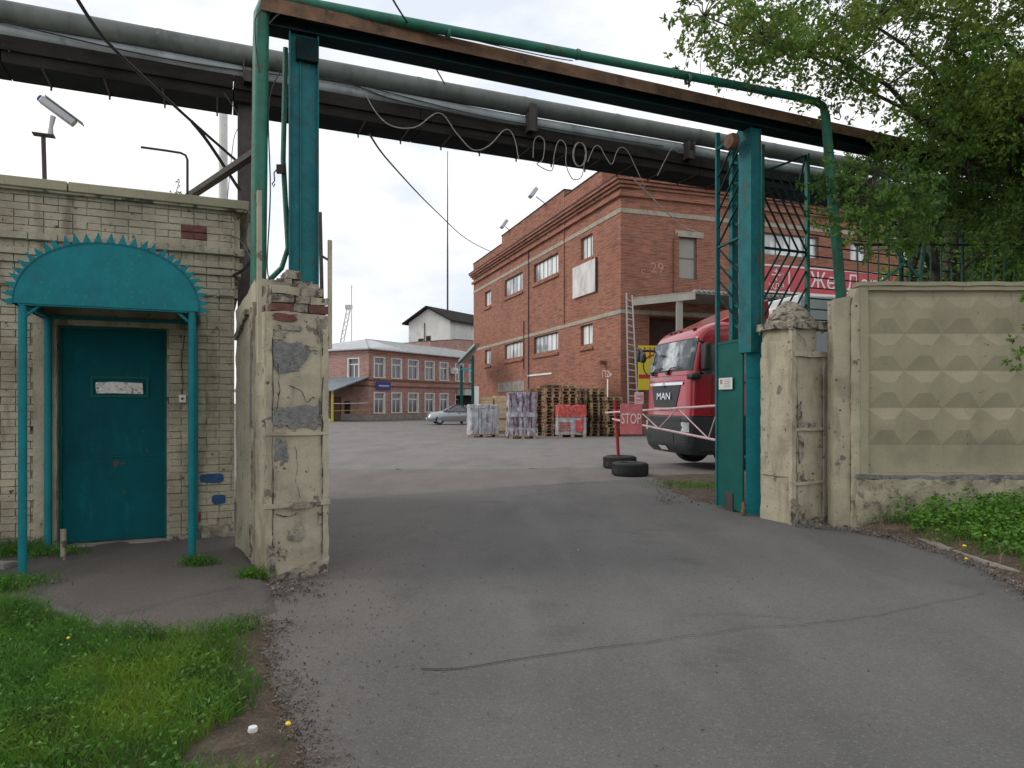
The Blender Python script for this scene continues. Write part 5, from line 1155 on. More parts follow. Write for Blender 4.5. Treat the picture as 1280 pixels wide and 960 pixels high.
# loading canopy
cz = 6.68
cpn = [(5.93, 34.05), (8.55, 32.15), (24, 37.4), (22, 40.5), (9, 35.8)]
lc = E('loading_canopy', 'flat grey canopy over the loading dock on the warehouse side', 'canopy')
q = MB(); q.prism([(p[0], p[1]) for p in cpn][:5], cz, cz + .12, 'z'); q.build('roof_sheet', m_grey_conc, lc)
MB().bar((5.93, 34.0, cz - .16), (8.55, 32.1, cz - .12), .08, .30).build('fascia_beam', m_tower_g, lc)
q = MB(); a = Vector((8.6, 32.12, 0)); b = Vector((24, 37.36, 0)); n_ = 60
for i in range(n_):
    p0 = a.lerp(b, i / n_); p1 = a.lerp(b, (i + .5) / n_); p2 = a.lerp(b, (i + 1) / n_)
    q.add([(p0.x, p0.y, cz + .02), (p1.x, p1.y, cz + .16), (p2.x, p2.y, cz + .02), (p2.x, p2.y + .9, cz + .22), (p1.x, p1.y + .9, cz + .36), (p0.x, p0.y + .9, cz + .22)], [(0, 1, 4, 5), (1, 2, 3, 4)])
q.build('corrugated_edge', m_galv, lc)
for (x_, y_) in ((7.95, 32.7), (13.5, 34.0), (19, 35.9)): MB().box(x_ - .14, x_ + .14, y_ - .12, y_ + .12, 0, cz - .0).build('post', m_tower_g, lc)
# tyre sign
ty = E('tyre_sign', 'yellow tyre fitting sign with red letters standing behind the truck', 'sign', (6.15, 33.2, 0), R(8))
MB().box(-.05, 2.4, 0, .06, 2.2, 4.35).build('board', m_yellow, ty); MB().box(-.04, 2.39, -.006, 0, 2.75, 2.95).build('stripe', m_redpaint, ty)
MB().box(.1, .2, .06, .14, 0, 2.2).build('leg', m_darksteel, ty); MB().box(2.1, 2.2, .06, .14, 0, 2.2).build('leg', m_darksteel, ty)
text('ШИНО', .72, m_redpaint, ty, (1.15, -.008, 3.95), (R(90), 0, 0), 'lettering', .003, sx=1.1)
q = MB(); q.lathe([(.20, -.01), (.48, -.012), (.55, .0)], 24, M=Matrix.Translation((.72, -.01, 3.35)) @ Matrix.Rotation(R(90), 4, 'X')); q.build('tyre_picture', m_black, ty)
q = MB(); q.lathe([(.0, -.016), (.26, -.016), (.3, -.0)], 24, M=Matrix.Translation((.72, -.01, 3.35)) @ Matrix.Rotation(R(90), 4, 'X')); q.build('rim_picture', m_greyroof, ty)
# ladder
ld = E('ladder', 'thin metal ladder leaning on the corner of the loading canopy', 'ladder')
lb0, lb1 = P(786, 543, 33.2), P(783, 366, 33.5); rb0, rb1 = P(799, 543, 33.2), P(790, 369, 33.5)
MB().bar(lb0, lb1, .06).build('rail', m_greyroof, ld); MB().bar(rb0, rb1, .06).build('rail', m_greyroof, ld)
for k in range(1, 22): MB().bar(lb0.lerp(lb1, k / 22), rb0.lerp(rb1, k / 22), .04).build('rung', m_greyroof, ld)
# red shop sign on side wall
rsn = E('shop_sign', 'long red sign with white letters on the warehouse side wall behind the gate', 'sign', wc, WA)
MB().box(8.3, 22, -.22, -.02, 7.45, 8.95).build('board', m_redsign, rsn)
q = MB(); q.box(8.3, 22, -.235, -.22, 8.86, 8.95); q.box(8.3, 22, -.235, -.22, 7.45, 7.54); q.box(9.95, 10.03, -.235, -.22, 7.54, 8.86); q.build('border', m_paper, rsn)
text('ЖелДорЭкспедиция', 1.25, m_paper, rsn, (11.35, -.235, 8.2), (R(90), 0, 0), 'lettering', .008, 'LEFT', .95)
q = MB(); q.lathe([(.36, -.01), (.44, -.01), (.44, .01)], 24, M=Matrix.Translation((9.15, -.23, 8.42)) @ Matrix.Rotation(R(90), 4, 'X')); q.box(8.85, 9.45, -.24, -.22, 8.38, 8.44); q.box(8.98, 9.32, -.24, -.222, 8.58, 8.63); q.box(9.12, 9.18, -.24, -.223, 8.1, 8.74); q.build('emblem', m_paper, rsn)
text('ЖДЭ', .42, m_paper, rsn, (9.15, -.235, 7.78), (R(90), 0, 0), 'lettering', .006)

# ------------------------------------------------------------------ low brick office building
LA = math.atan2(.857, .514) - R(90)
lo0 = Vector((-12.5, 60, 0))
# local x: along left face negative; local y: back along right face. (0,1)->( .514,.857); (1,0)->(.857,-.514)
lo_ = E('office_building', 'two storey faded red brick office with white windows and grey hipped roof', 'building', lo0, LA)
ys = [(.68, 2.09), (3.0, 4.4), (5.33, 6.85), (7.87, 9.35), (10.25, 11.65), (12.9, 14.3), (15.4, 16.8), (18, 19.4)]
hol = [(a0 + .05, a1 - .05, .72, 2.42) for a0, a1 in ys] + [(a0 + .05, a1 - .05, 3.87, 5.55) for a0, a1 in ys]
q = MB()
# right face is plane x=0 facing +x : horiz y with depth to -x
wall(q, 24, 0, 6.3, hol, -.2, 'y')
# left face plane y=0 from x=-14..0
def shiftwall():
    t_ = MB(); wall(t_, 14, 0, 6.3, [(14 - 2.4, 14 - 1.17, 3.87, 5.45), (14 - 6.4, 14 - 5.17, 3.87, 5.45)], .2, 'x'); q.add([(v[0] - 14, v[1], v[2]) for v in t_.v], t_.f)
shiftwall(); q.quad((-14, 0, 0), (-14, 24, 0), (-14, 24, 6.3), (-14, 0, 6.3)); q.quad((-14, 24, 0), (0, 24, 0), (0, 24, 6.3), (-14, 24, 6.3)); q.build('wall', m_lowbrick, lo_)
def wframe(parent, y0, y1, z0, z1):
    w_ = MB(); t = .1
    w_.box(-.14, .03, y0 - .1, y0 + .03, z0 - .05, z1 + .1); w_.box(-.14, .03, y1 - .03, y1 + .1, z0 - .05, z1 + .1); w_.box(-.14, .028, y0 + .03, y1 - .03, z1 - .0, z1 + .1); w_.box(-.14, .06, y0 - .12, y1 + .12, z0 - .12, z0 - .02)
    w_.box(-.15, -.1, y0, y1, z0 + (z1 - z0) * .66, z0 + (z1 - z0) * .73); w_.box(-.15, -.102, (y0 + y1) / 2 - .05, (y0 + y1) / 2 + .05, z0, z0 + (z1 - z0) * .66); w_.box(-.15, -.104, y0 + .03, y0 + .1, z0, z1); w_.box(-.15, -.104, y1 - .1, y1 - .03, z0, z1)
    fo = w_.build('window', m_frame, parent)
    for (p0, p1, r0, r1) in ((y0 + .1, (y0 + y1) / 2 - .05, z0, z0 + (z1 - z0) * .66), ((y0 + y1) / 2 + .05, y1 - .1, z0, z0 + (z1 - z0) * .66), (y0 + .1, y1 - .1, z0 + (z1 - z0) * .73, z1)):
        MB().box(-.135, -.125, p0, p1, r0, r1).build('pane', m_glass, fo)
for (a0, a1, c0, c1) in hol: wframe(lo_, a0, a1, c0, c1)
for xx in (-2.4, -6.4):
    w_ = MB(); x0, x1, z0, z1 = xx, xx + 1.23, 3.87, 5.45
    w_.box(x0 - .1, x0 + .03, -.03, .14, z0 - .05, z1 + .1); w_.box(x1 - .03, x1 + .1, -.03, .14, z0 - .05, z1 + .1); w_.box(x0 + .03, x1 - .03, -.028, .14, z1, z1 + .1); w_.box(x0 - .12, x1 + .12, -.06, .14, z0 - .12, z0 - .02)
    w_.box(x0 + .03, x1 - .03, .1, .15, z0 + 1.05, z0 + 1.15); w_.box((x0 + x1) / 2 - .05, (x0 + x1) / 2 + .05, .1, .148, z0, z0 + 1.05)
    fo = w_.build('window', m_frame, lo_); MB().box(x0 + .03, x1 - .03, .152, .16, z0, z1).build('pane', m_glass, fo)
for (za, zb) in ((3.0, 3.12), (3.52, 3.64), (5.95, 6.1)):
    q = MB(); q.box(-14, .06, -.06, 0, za, zb); q.box(0, .06, 0, 24, za, zb); q.build('string_course', m_lowbrick if za > 5 else m_rust, lo_)
q = MB(); q.box(-14, .07, -.07, 0, 0, .5); q.box(0, .07, 0, 24, 0, .5); q.build('plinth', m_grey_conc, lo_)
q = MB(); ov = .35; e_ = 6.32
A1, A2, A3, A4 = (ov, -ov, e_), (ov, 24 + ov, e_), (-14 - ov, 24 + ov, e_), (-14 - ov, -ov, e_); Rg1, Rg2 = (-5, 5, 7.75), (-5, 19, 7.75)
q.add([A1, A2, A3, A4, Rg1, Rg2], [(0, 1, 5, 4), (1, 2, 5), (2, 3, 4, 5), (3, 0, 4)]); q.add([A1, A2, A3, A4, (A1[0], A1[1], e_ - .1), (A2[0], A2[1], e_ - .1), (A3[0], A3[1], e_ - .1), (A4[0], A4[1], e_ - .1)], [(0, 1, 5, 4), (1, 2, 6, 5), (2, 3, 7, 6), (3, 0, 4, 7), (4, 5, 6, 7)])
rf = q.build('roof', m_greyroof, lo_)
MB().bar(A1, Rg1, .12, .06).build('hip_cap', m_galv, rf); MB().bar(Rg1, Rg2, .12, .06).build('ridge_cap', m_galv, rf)
for k in range(1, 40):
    y_ = k * .62; 
    if y_ < 5: top = (-y_, y_, e_ + (7.75 - e_) * y_ / 5.2)
    elif y_ < 19: top = (-5, y_, 7.75)
    else: continue
    MB().bar((ov, y_, e_ + .02), (top[0], top[1], top[2] + .02), .03, .04).build('roof_seam', m_galv, rf)
acu = E('air_conditioner', 'white air conditioner box on the upper office wall', 'air conditioner', lo0, LA)
MB().box(.05, .45, 12.0, 12.75, 4.55, 5.15).build('casing', m_whitepaint, acu); MB().lathe([(.0, .0), (.22, .01), (.24, 0)], 16, axis='x', M=Matrix.Translation((.455, 12.3, 4.85))).build('fan_grille', m_greyroof, acu)
bs = E('office_sign', 'small blue name plate between the storeys of the office corner', 'sign', lo0, LA)
MB().box(.06, .12, .85, 2.75, 2.75, 3.42).build('plate', m_blue, bs)
q = MB()
for k in range(8): q.box(.12, .125, 1.2 + k * .17, 1.32 + k * .17, 3.02, 3.14)
q.build('illegible_print', m_paper, bs)
aw = E('door_awning', 'small grey awning over the office entrance', 'awning', lo0, LA)
q = MB(); q.prism([(13.0, 2.35), (16.5, 2.35), (16.3, 2.95), (13.2, 2.95)], .06, 1.1, 'x'); q.build('canopy', m_greyroof, aw); MB().box(.05, .1, 13.4, 16.2, 0, 2.3).build('dark_doorway', m_darkin, aw)
# lean-to shed on left face
sh = E('lean_to_shed', 'open lean-to shed with blue grey roof and yellow post against the office', 'shed', lo0, LA)
q = MB(); q.add([(.0, -.02, 3.85), (-13.5, -.02, 3.85), (-13.5, -4.2, 2.62), (0, -4.2, 2.62), (.0, -.02, 3.75), (-13.5, -.02, 3.75), (-13.5, -4.2, 2.52), (0, -4.2, 2.52)], [(0, 1, 2, 3), (4, 5, 6, 7), (0, 3, 7, 4), (2, 3, 7, 6), (1, 2, 6, 5)]); q.build('roof', m_blueroof, sh)
for x_ in (-.35, -4.5, -9): MB().box(x_ - .07, x_ + .07, -4.0, -3.86, 0, 2.6).build('post', m_yellowpost, sh)
for z_ in (.6, 1.2): MB().bar((0, -.08, z_ + .35), (-.35, -3.9, z_ + .3), .05).build('rail', m_yellowpost if z_ < 1 else m_whitepaint, sh)
MB().box(-4.4, -3.3, -.10, -.02, 0, 2.1).build('door', m_wooddoor, sh); MB().box(-2.8, -2.2, -.1, -.02, .6, 1.7).build('dark_hatch', m_darkin, sh)
MB().box(-13.5, -.5, -4.0, -3.9, 0, .25).build('kerb_board', m_yellowpost, sh)

# white tower house behind
tw = E('tower_house', 'pale rendered tower with dark gabled roof rising behind the office', 'building', (-7.9, 88, 0), LA)
gw_ = 6.8
q = MB(); q.prism([(-gw_, 9.6), (0, 9.6), (0, 12.3), (-gw_ / 2, 13.9), (-gw_, 12.3)], 0, 12); q.build('upper_wall', m_tower_w, tw)
q = MB(); q.box(-gw_ + .02, -.02, .02, 12, 0, 9.6); q.build('lower_wall', m_tower_g, tw)
q = MB(); ax_, az_ = -gw_ / 2, 14.15
for (xe) in (.6, -gw_ - .6):
    q.add([(xe, -.7, 12.1), (ax_, -.7, az_), (ax_, 12.7, az_), (xe, 12.7, 12.1), (xe, -.7, 11.9), (ax_, -.7, az_ - .25), (ax_, 12.7, az_ - .25), (xe, 12.7, 11.9)], [(0, 1, 2, 3), (4, 5, 6, 7), (0, 1, 5, 4), (3, 2, 6, 7), (0, 3, 7, 4)])
q.build('roof', m_duct, tw)
for (x_, w_, z0, z1) in ((-5.2, .45, 8.2, 10.0), (-3.9, .4, 9.0, 10.3)):
    fo = MB().box(x_, x_ + w_ * 2, -.03, .0, z0, z1).build('window', m_framegrey, tw); MB().box(x_ + .06, x_ + w_ * 2 - .06, -.04, -.03, z0 + .08, z1 - .08).build('pane', m_darkin, fo)
MB().tube([(-4.1, -.1, 7.5), (-4.1, -.1, 12)], .06, 6).build('downpipe', m_darksteel, tw)
bw = E('brick_annex', 'plain red brick annex with sloping top between office roof and tower', 'building', (-9.4, 79, 0), LA)
q = MB(); q.prism([(0, 0), (0, 8.6), (5, 9.2), (14, 9.6), (14, 0)], -5, 0, 'x'); q.build('wall', m_lowbrick, bw)
q = MB(); q.add([(.1, 0, 8.65), (.1, 5, 9.25), (.1, 14, 9.65), (-5, 14, 9.65), (-5, 5, 9.25), (-5, 0, 8.65)], [(0, 1, 4, 5), (1, 2, 3, 4)]); q.build('roof_edge', m_darksteel, bw)
ms = E('radio_mast', 'tall thin steel mast standing behind the tower roof', 'mast', (-(640 - 559.5) / F * 97, 97, 0)); MB().tube([(0, 0, 0), (0, 0, 20), (0, 0, 37)], [.16, .13, .05], 6).build('mast_tube', m_darksteel, ms)
m2 = E('radio_mast', 'faint thin pole above the left end of the office roof', 'mast', (-(640 - 439.5) / F * 120, 120, 0)); MB().tube([(0, 0, 0), (0, 0, 22)], .09, 6).build('mast_tube', m_tower_w, m2)
cr_ = E('tower_crane', 'far off crane jib slanting above the office roof', 'crane', (0, 0, 0))
a, b = P(427, 430, 180), P(436, 385, 180)
for dx_ in (-.45, .45): MB().bar(a + Vector((dx_, 0, 0)), b + Vector((dx_, 0, 0)), .22).build('jib_chord', m_tower_w, cr_)
for k in range(9): MB().bar(a.lerp(b, k / 9) + Vector((-.45 if k % 2 else .45, 0, 0)), a.lerp(b, (k + 1) / 9) + Vector((.45 if k % 2 else -.45, 0, 0)), .14).build('lattice_bar', m_tower_w, cr_)
MB().bar((a.x, a.y, 0), a, 1.0).build('crane_base', m_tower_w, cr_)
MB().box(b.x - .9, b.x + .9, b.y - .4, b.y + .4, b.z - .3, b.z + .8).build('jib_head', m_tower_w, cr_)

# green carport at the far end of the warehouse
kp_ = E('steel_shelter', 'small shelter on teal posts at the far end of the warehouse', 'shelter')
def pc(px, py, d): return P(px, py, d)
for (px, d) in ((577, 52), (591, 49.5)):
    a = P(px, 503, d); MB().box(a.x - .1, a.x + .1, a.y - .1, a.y + .1, 0, 4.3 if px < 580 else 5.0).build('post', m_tealdark, kp_)
a, b, c1, d1 = P(573, 450, 52), P(593, 429, 49), P(600, 429, 52), P(585, 450, 56)
q = MB(); q.add([a, b, c1, d1, a - Vector((0, 0, .15)), b - Vector((0, 0, .15)), c1 - Vector((0, 0, .15)), d1 - Vector((0, 0, .15))], [(0, 1, 2, 3), (4, 5, 6, 7), (0, 1, 5, 4), (1, 2, 6, 5), (2, 3, 7, 6), (3, 0, 4, 7)]); q.build('roof', m_greyroof, kp_)
MB().bar(a - Vector((0, .05, .3)), b - Vector((0, .05, .3)), .10).build('roof_beam', m_tealdark, kp_)
MB().bar(P(577, 462, 52), P(591, 461, 49.5), .12).build('cross_beam', m_teal, kp_)

# ------------------------------------------------------------------ truck
TA = math.atan2(.215, .977) - R(90)
N0 = Vector((4.04, 16.0, 0)); lat = Vector((-.215, .977, 0)); T0 = N0 + lat * 1.25
tk = E('truck', 'red articulated lorry with dark grey bumper parked nose out beside the warehouse', 'truck', T0, TA)
ZS = [.36, .45, .62, .9, 1.2, 1.275, 1.28, 1.6, 2.0, 2.3, 2.42, 2.75, 3.1, 3.2, 3.32, 3.42, 3.52, 3.58, 3.6]
def fz(z): return float(np.interp(z, [.36, .5, .62, 1.25, 1.3, 2.0, 2.38, 3.12, 3.25, 3.4, 3.5, 3.57, 3.6], [.16, .03, .0, .0, .04, .06, .09, .27, .35, .52, .76, 1.08, 1.42]))
def wz(z): return float(np.interp(z, [.36, .6, 1.25, 2.3, 3.1, 3.35, 3.5, 3.6], [1.2, 1.26, 1.26, 1.25, 1.20, 1.15, 1.05, .88]))
def Sp(p, z, off=0.0, yb=2.25, dw=0):
    w = wz(z) + dw; f = fz(z); r = .24; 
    w += off; f -= off
    def bow(x): return .07 * (x / 1.25) ** 2
    if p <= 1: return Vector((w, yb + (f + r - yb) * p, z))
    if p < 2: t = (p - 1) * math.pi / 2; return Vector((w - r + r * math.cos(t), f + r - r * math.sin(t) + bow(w - r) * math.sin(t), z))
    if p <= 3: x = (w - r) * (1 - 2 * (p - 2)); return Vector((x, f + bow(x), z))
    if p < 4: t = (p - 3) * math.pi / 2; return Vector((-(w - r) - r * math.sin(t), f + r - r * math.cos(t) + bow(w - r) * math.cos(t), z))
    return Vector((-w, f + r + (yb - f - r) * (p - 4), z))
def cab_patch(p0, p1, z0, z1, off, name, m_, parent, n=14, k=8, lab=None, thick=True, pf=None):
    mb = MB(); vs = []
    for j in range(k + 1):
        z = z0 + (z1 - z0) * j / k; a, b = (p0, p1) if pf is None else pf(j / k)
        for i in range(n + 1): vs.append(Sp(a + (b - a) * i / n, z, off))
    mb.add(vs, [(j * (n + 1) + i, j * (n + 1) + i + 1, (j + 1) * (n + 1) + i + 1, (j + 1) * (n + 1) + i) for j in range(k) for i in range(n)], True)
    return mb.build(name, m_, parent, lab)
def loft(zs, name, m_, parent, cap=False):
    ps = [0, .33, .66] + [1 + i / 8 for i in range(8)] + [2 + i / 12 for i in range(12)] + [3 + i / 8 for i in range(8)] + [4, 4.33, 4.66, 5]
    mb = MB(); vs = [Sp(p, z) for z in zs for p in ps]; n = len(ps)
    mb.add(vs, [(j * n + i, j * n + (i + 1) % n, (j + 1) * n + (i + 1) % n, (j + 1) * n + i) for j in range(len(zs) - 1) for i in range(n)], True)
    if cap: mb.add([Sp(p, zs[-1]) for p in ps], [tuple(range(n))]); mb.add([Sp(p, zs[0]) for p in ps], [tuple(range(n))])
    return mb.build(name, m_, parent)
loft([1.28, 1.45, 1.7, 2.0, 2.2, 2.38, 2.6, 2.85, 3.12, 3.2, 3.28, 3.36, 3.43, 3.5, 3.55, 3.58, 3.6], 'cab', m_redcab, tk, True)
loft([.36, .42, .5, .62, .9, 1.15, 1.24, 1.27], 'bumper', m_cabgrey, tk, True)
cab_patch(1.45, 3.55, 2.40, 3.10, .012, 'windscreen', m_windscreen, tk, 24, 10)
cab_patch(1.40, 3.60, 2.36, 2.40, .016, 'windscreen_seal', m_black, tk, 24, 1)
cab_patch(1.42, 3.58, 3.10, 3.125, .016, 'windscreen_seal', m_black, tk, 24, 1)
cab_patch(.28, .96, 2.26, 3.0, .012, 'side_window', m_glass, tk, 6, 6); cab_patch(4.14, 4.72, 2.22, 3.0, .012, 'side_window', m_glass, tk, 6, 6)
cab_patch(0, 0, 1.48, 2.02, .014, 'grille', m_cabgrey, tk, 12, 6, pf=lambda t: (2.20 - .10 * t, 2.80 + .10 * t))
cab_patch(2.05, 2.95, 2.02, 2.09, .03, 'chrome_strip', m_chrome, tk, 12, 2)
cab_patch(2.04, 2.96, 1.36, 1.40, .006, 'shut_line', m_black, tk, 12, 1)
cab_patch(1.5, 3.5, 2.245, 2.255, .006, 'shut_line', m_black, tk, 24, 1)
cab_patch(2.02, 2.98, 2.12, 2.13, .005, 'shut_line', m_black, tk, 12, 1)
for zl in (.66, .72, .78):
    cab_patch(1.5, 2.1, zl, zl + .025, .018, 'bumper_fin', m_cabgrey, tk, 10, 1); cab_patch(2.9, 3.5, zl, zl + .025, .018, 'bumper_fin', m_cabgrey, tk, 10, 1)
cab_patch(2.22, 2.78, .60, .84, .008, 'air_intake', m_black, tk, 10, 3)
cab_patch(2.05, 2.95, 1.14, 1.24, .008, 'upper_intake', m_black, tk, 10, 2)
cab_patch(2.02, 2.98, .98, 1.04, .02, 'bumper_bar', m_cabgrey, tk, 10, 2)
cab_patch(1.45, 2.04, .90, 1.13, .014, 'headlight', m_headlamp, tk, 10, 3); cab_patch(2.96, 3.55, .90, 1.13, .014, 'headlight', m_headlamp, tk, 10, 3)
cab_patch(2.41, 2.62, .42, .53, .03, 'number_plate', m_paper, tk, 4, 1)
cab_patch(.80, .815, 1.3, 2.2, .006, 'door_line', m_black, tk, 1, 4)
cab_patch(.22, .8, 1.30, 1.31, .006, 'door_line', m_black, tk, 4, 1)
cab_patch(.30, .42, 2.05, 2.09, .03, 'door_handle', m_black, tk, 3, 1)
# lettering on the grille
pm = Sp(2.5, 1.74, .022); text('MAN', .25, m_chrome, tk, (0, pm.y - .004, 1.745), (R(88), 0, 0), 'maker_lettering', .012, sx=1.45)
pe = Sp(2.5, 2.0, .035); MB().lathe([(0, -.01), (.055, -.01), (.06, 0)], 14, M=Matrix.Translation((0, pe.y, 2.02)) @ Matrix.Rotation(R(90), 4, 'X')).build('emblem', m_black, tk)
for x_ in (-.55, -.3, .0, .72):
    z = 3.37; q = MB(); q.box(x_ - .06, x_ + .06, fz(z) - .03, fz(z) + .06, z - .015, z + .025); q.build('marker_lamp', m_black, tk, bevel=.006)
# wipers
for x_ in (-.75, .15): 
    MB().tube([(x_, fz(2.4) - .03, 2.37), (x_ + .2, fz(2.45) - .05, 2.44), (x_ + .62, fz(2.45) - .045, 2.46)], .014, 6).build('wiper', m_black, tk); MB().box(x_ - .05, x_ + .06, fz(2.36) - .06, fz(2.36), 2.28, 2.38).build('wiper_pivot', m_black, tk)
# mirrors
q = MB(); q.box(1.30, 1.54, .34, .50, 2.34, 2.98); q.build('mirror', m_black, tk, bevel=.05); q = MB(); q.tube([(1.1, .55, 3.0), (1.42, .25, 3.03)], .025, 6); q.tube([(1.2, .5, 2.27), (1.42, .25, 2.3)], .025, 6); q.build('mirror_arm', m_black, tk)
q = MB(); q.box(1.16, 1.46, .05, .3, 2.14, 2.28); q.build('kerb_mirror', m_black, tk, bevel=.04)
q = MB(); q.tube([(-1.2, .4, 2.98), (-1.45, .0, 3.0), (-1.2, -.16, 3.02), (-.8, -.25, 2.98), (-.62, -.26, 2.80)], .035, 8); q.build('mirror_arm', m_black, tk)
q = MB(); q.box(-.72, -.52, -.32, -.20, 2.62, 2.86); q.build('front_mirror', m_black, tk, bevel=.05); q = MB(); q.box(-1.62, -1.44, -.05, .12, 2.70, 3.02); q.build('mirror', m_black, tk, bevel=.05)
# spoiler
q = MB()
for sx_ in (-1, 1):
    pass
q.add([(-.95, 1.0, 3.55), (.95, 1.0, 3.55), (1.1, 2.25, 4.1), (-1.1, 2.25, 4.1), (-1.2, 2.25, 3.3), (1.2, 2.25, 3.3)], [(0, 1, 2, 3), (1, 5, 2), (0, 3, 4), (3, 2, 5, 4)]); q.build('roof_spoiler', m_redcab, tk, bevel=.03)
q = MB(); q.box(-1.22, -1.16, 2.25, 2.9, 1.0, 3.7); q.box(1.16, 1.22, 2.25, 2.9, 1.0, 3.7); q.build('side_deflector', m_redcab, tk)
# side step block
q = MB(); q.box(.85, 1.245, .35, 2.2, .42, 1.275); q.box(-1.245, -.85, .35, 2.2, .42, 1.275); q.build('step_housing', m_black, tk, bevel=.03)
MB().box(-.85, .85, 1.9, 13.8, .75, 1.05).build('chassis', m_black, tk)
def wheel(parent, x, y, r=.52, w=.32, name='wheel'):
    wo = MB(); wo.lathe([(r * .58, -w / 2), (r * .95, -w / 2), (r, -w / 2 + .04), (r, w / 2 - .04), (r * .95, w / 2), (r * .58, w / 2)], 28, axis='x'); o = wo.build(name, m_rubber, parent); o.location = (x, y, r)
    sgn_ = 1 if x > 0 else -1; q = MB(); q.lathe([(0, .02 * sgn_), (r * .3, .0), (r * .36, .05 * sgn_), (r * .54, .02 * sgn_), (r * .6, sgn_ * w * .48)], 20, axis='x'); q.build('rim', m_greyroof, o)
for (y_) in (1.35, 5.0):
    wheel(tk, 1.07, y_); wheel(tk, -1.07, y_)
for y_ in (9.8, 11.1, 12.4): wheel(tk, 1.07, y_); wheel(tk, -1.07, y_)
q = MB(); q.box(-1.26, 1.26, 2.95, 13.9, 1.15, 4.22); q.build('trailer_box', m_trailer, tk, bevel=.06)
q = MB(); q.box(-1.0, 1.0, 2.86, 2.95, 1.5, 4.0); q.build('trailer_front', m_whitepaint, tk, bevel=.05)

# ------------------------------------------------------------------ silver car
car = E('parked_car', 'silver grey estate car parked by the office, nose to the left', 'car', P(535, 503, 49.5).xy.to_3d() + Vector((0, 0, 0)), R(14))
car.location.z = 0
def loftx(st, name, m_, parent, smooth=True):
    mb = MB(); vs = []; n = len(st[0][1])
    for (x, sec) in st: vs += [(x, y, z) for (y, z) in sec]
    mb.add(vs, [(j * n + i, j * n + (i + 1) % n, (j + 1) * n + (i + 1) % n, (j + 1) * n + i) for j in range(len(st) - 1) for i in range(n)], smooth)
    mb.add(vs[:n], [tuple(range(n))]); mb.add(vs[-n:], [tuple(range(n))]); return mb.build(name, m_, parent)
def sec(w, zb, zt, r=.12): return [(-w + .05, zb), (-w, zb + .15), (-w, zt - .25), (-w + .06, zt - r), (-w + .22, zt), (0, zt + .03), (w - .22, zt), (w - .06, zt - r), (w, zt - .25), (w, zb + .15), (w - .05, zb)]
st = [(x, [(y + .9, z) for y, z in sec(w, zb, zt)]) for x, w, zb, zt in ((0, .62, .35, .62), (.08, .76, .25, .72), (.3, .85, .2, .82), (1.0, .9, .2, .93), (1.3, .9, .2, .97), (2.5, .9, .2, .98), (3.8, .9, .2, .99), (4.4, .88, .22, .99), (4.62, .8, .3, .9))]
loftx(st, 'body', m_silver, car)
def sec2(wb, wt, zb, zt): return [(-wb, zb), (-wt, zt - .06), (-wt + .1, zt), (wt - .1, zt), (wt, zt - .06), (wb, zb)]
st = [(x, [(y + .9, z) for y, z in sec2(a, b, .93, zt)]) for x, a, b, zt in ((1.12, .75, .7, .97), (1.5, .82, .68, 1.2), (1.95, .84, .66, 1.39), (2.6, .84, .66, 1.45), (3.7, .84, .65, 1.43), (4.15, .82, .62, 1.36), (4.45, .78, .68, 1.0))]
loftx(st, 'greenhouse', m_glass, car)
q = MB(); q.add([(1.93, .27, 1.40), (2.6, .26, 1.462), (3.7, .27, 1.442), (4.17, .3, 1.37), (1.93, 1.53, 1.40), (2.6, 1.54, 1.462), (3.7, 1.53, 1.442), (4.17, 1.5, 1.37)], [(0, 1, 5, 4), (1, 2, 6, 5), (2, 3, 7, 6)]); q.build('roof', m_silver, car)
for (xa, za, xb, zb) in ((1.2, .98, 1.93, 1.40), (2.75, .98, 2.7, 1.42), (3.75, .98, 3.6, 1.42)): MB().bar((xa, .07 if xa > 1.3 else .1, za), (xb, .24, zb), .06, .04).build('pillar', m_silver, car)
for (x_, y_) in ((.85, .12), (3.6, .12), (.85, 1.68), (3.6, 1.68)):
    q = MB(); q.lathe([(.2, -.1), (.31, -.1), (.325, -.06), (.325, .1), (.2, .1)], 22, axis='x'); o = q.build('wheel', m_rubber, car); o.location = (x_, y_, .325); o.rotation_euler = (0, 0, R(90))
    q = MB(); q.lathe([(0, -.09), (.06, -.1), (.2, -.095), (.21, -.06)], 10, axis='x', smooth=False); r_ = q.build('rim', m_greyroof, o)
    q = MB(); q.lathe([(0, .09), (.06, .1), (.2, .095), (.21, .06)], 10, axis='x', smooth=False); r_ = q.build('rim', m_greyroof, o)
for y_ in (.22, 1.3): MB().box(-.0, .12, y_, y_ + .3, .58, .70).build('headlight', m_headlamp, car, bevel=.02)
MB().box(-.02, .05, .66, 1.14, .38, .5).build('number_plate', m_paper, car); MB().box(-.01, .06, .6, 1.2, .52, .7).build('grille', m_black, car)
MB().box(1.45, 1.62, -.12, .02, .98, 1.09).build('mirror', m_silver, car, bevel=.02)
q = MB(); q.box(2.2, 2.36, -.022, -.0, .80, .83); q.box(3.3, 3.46, -.022, -.0, .80, .83); q.build('door_handle', m_chrome, car)

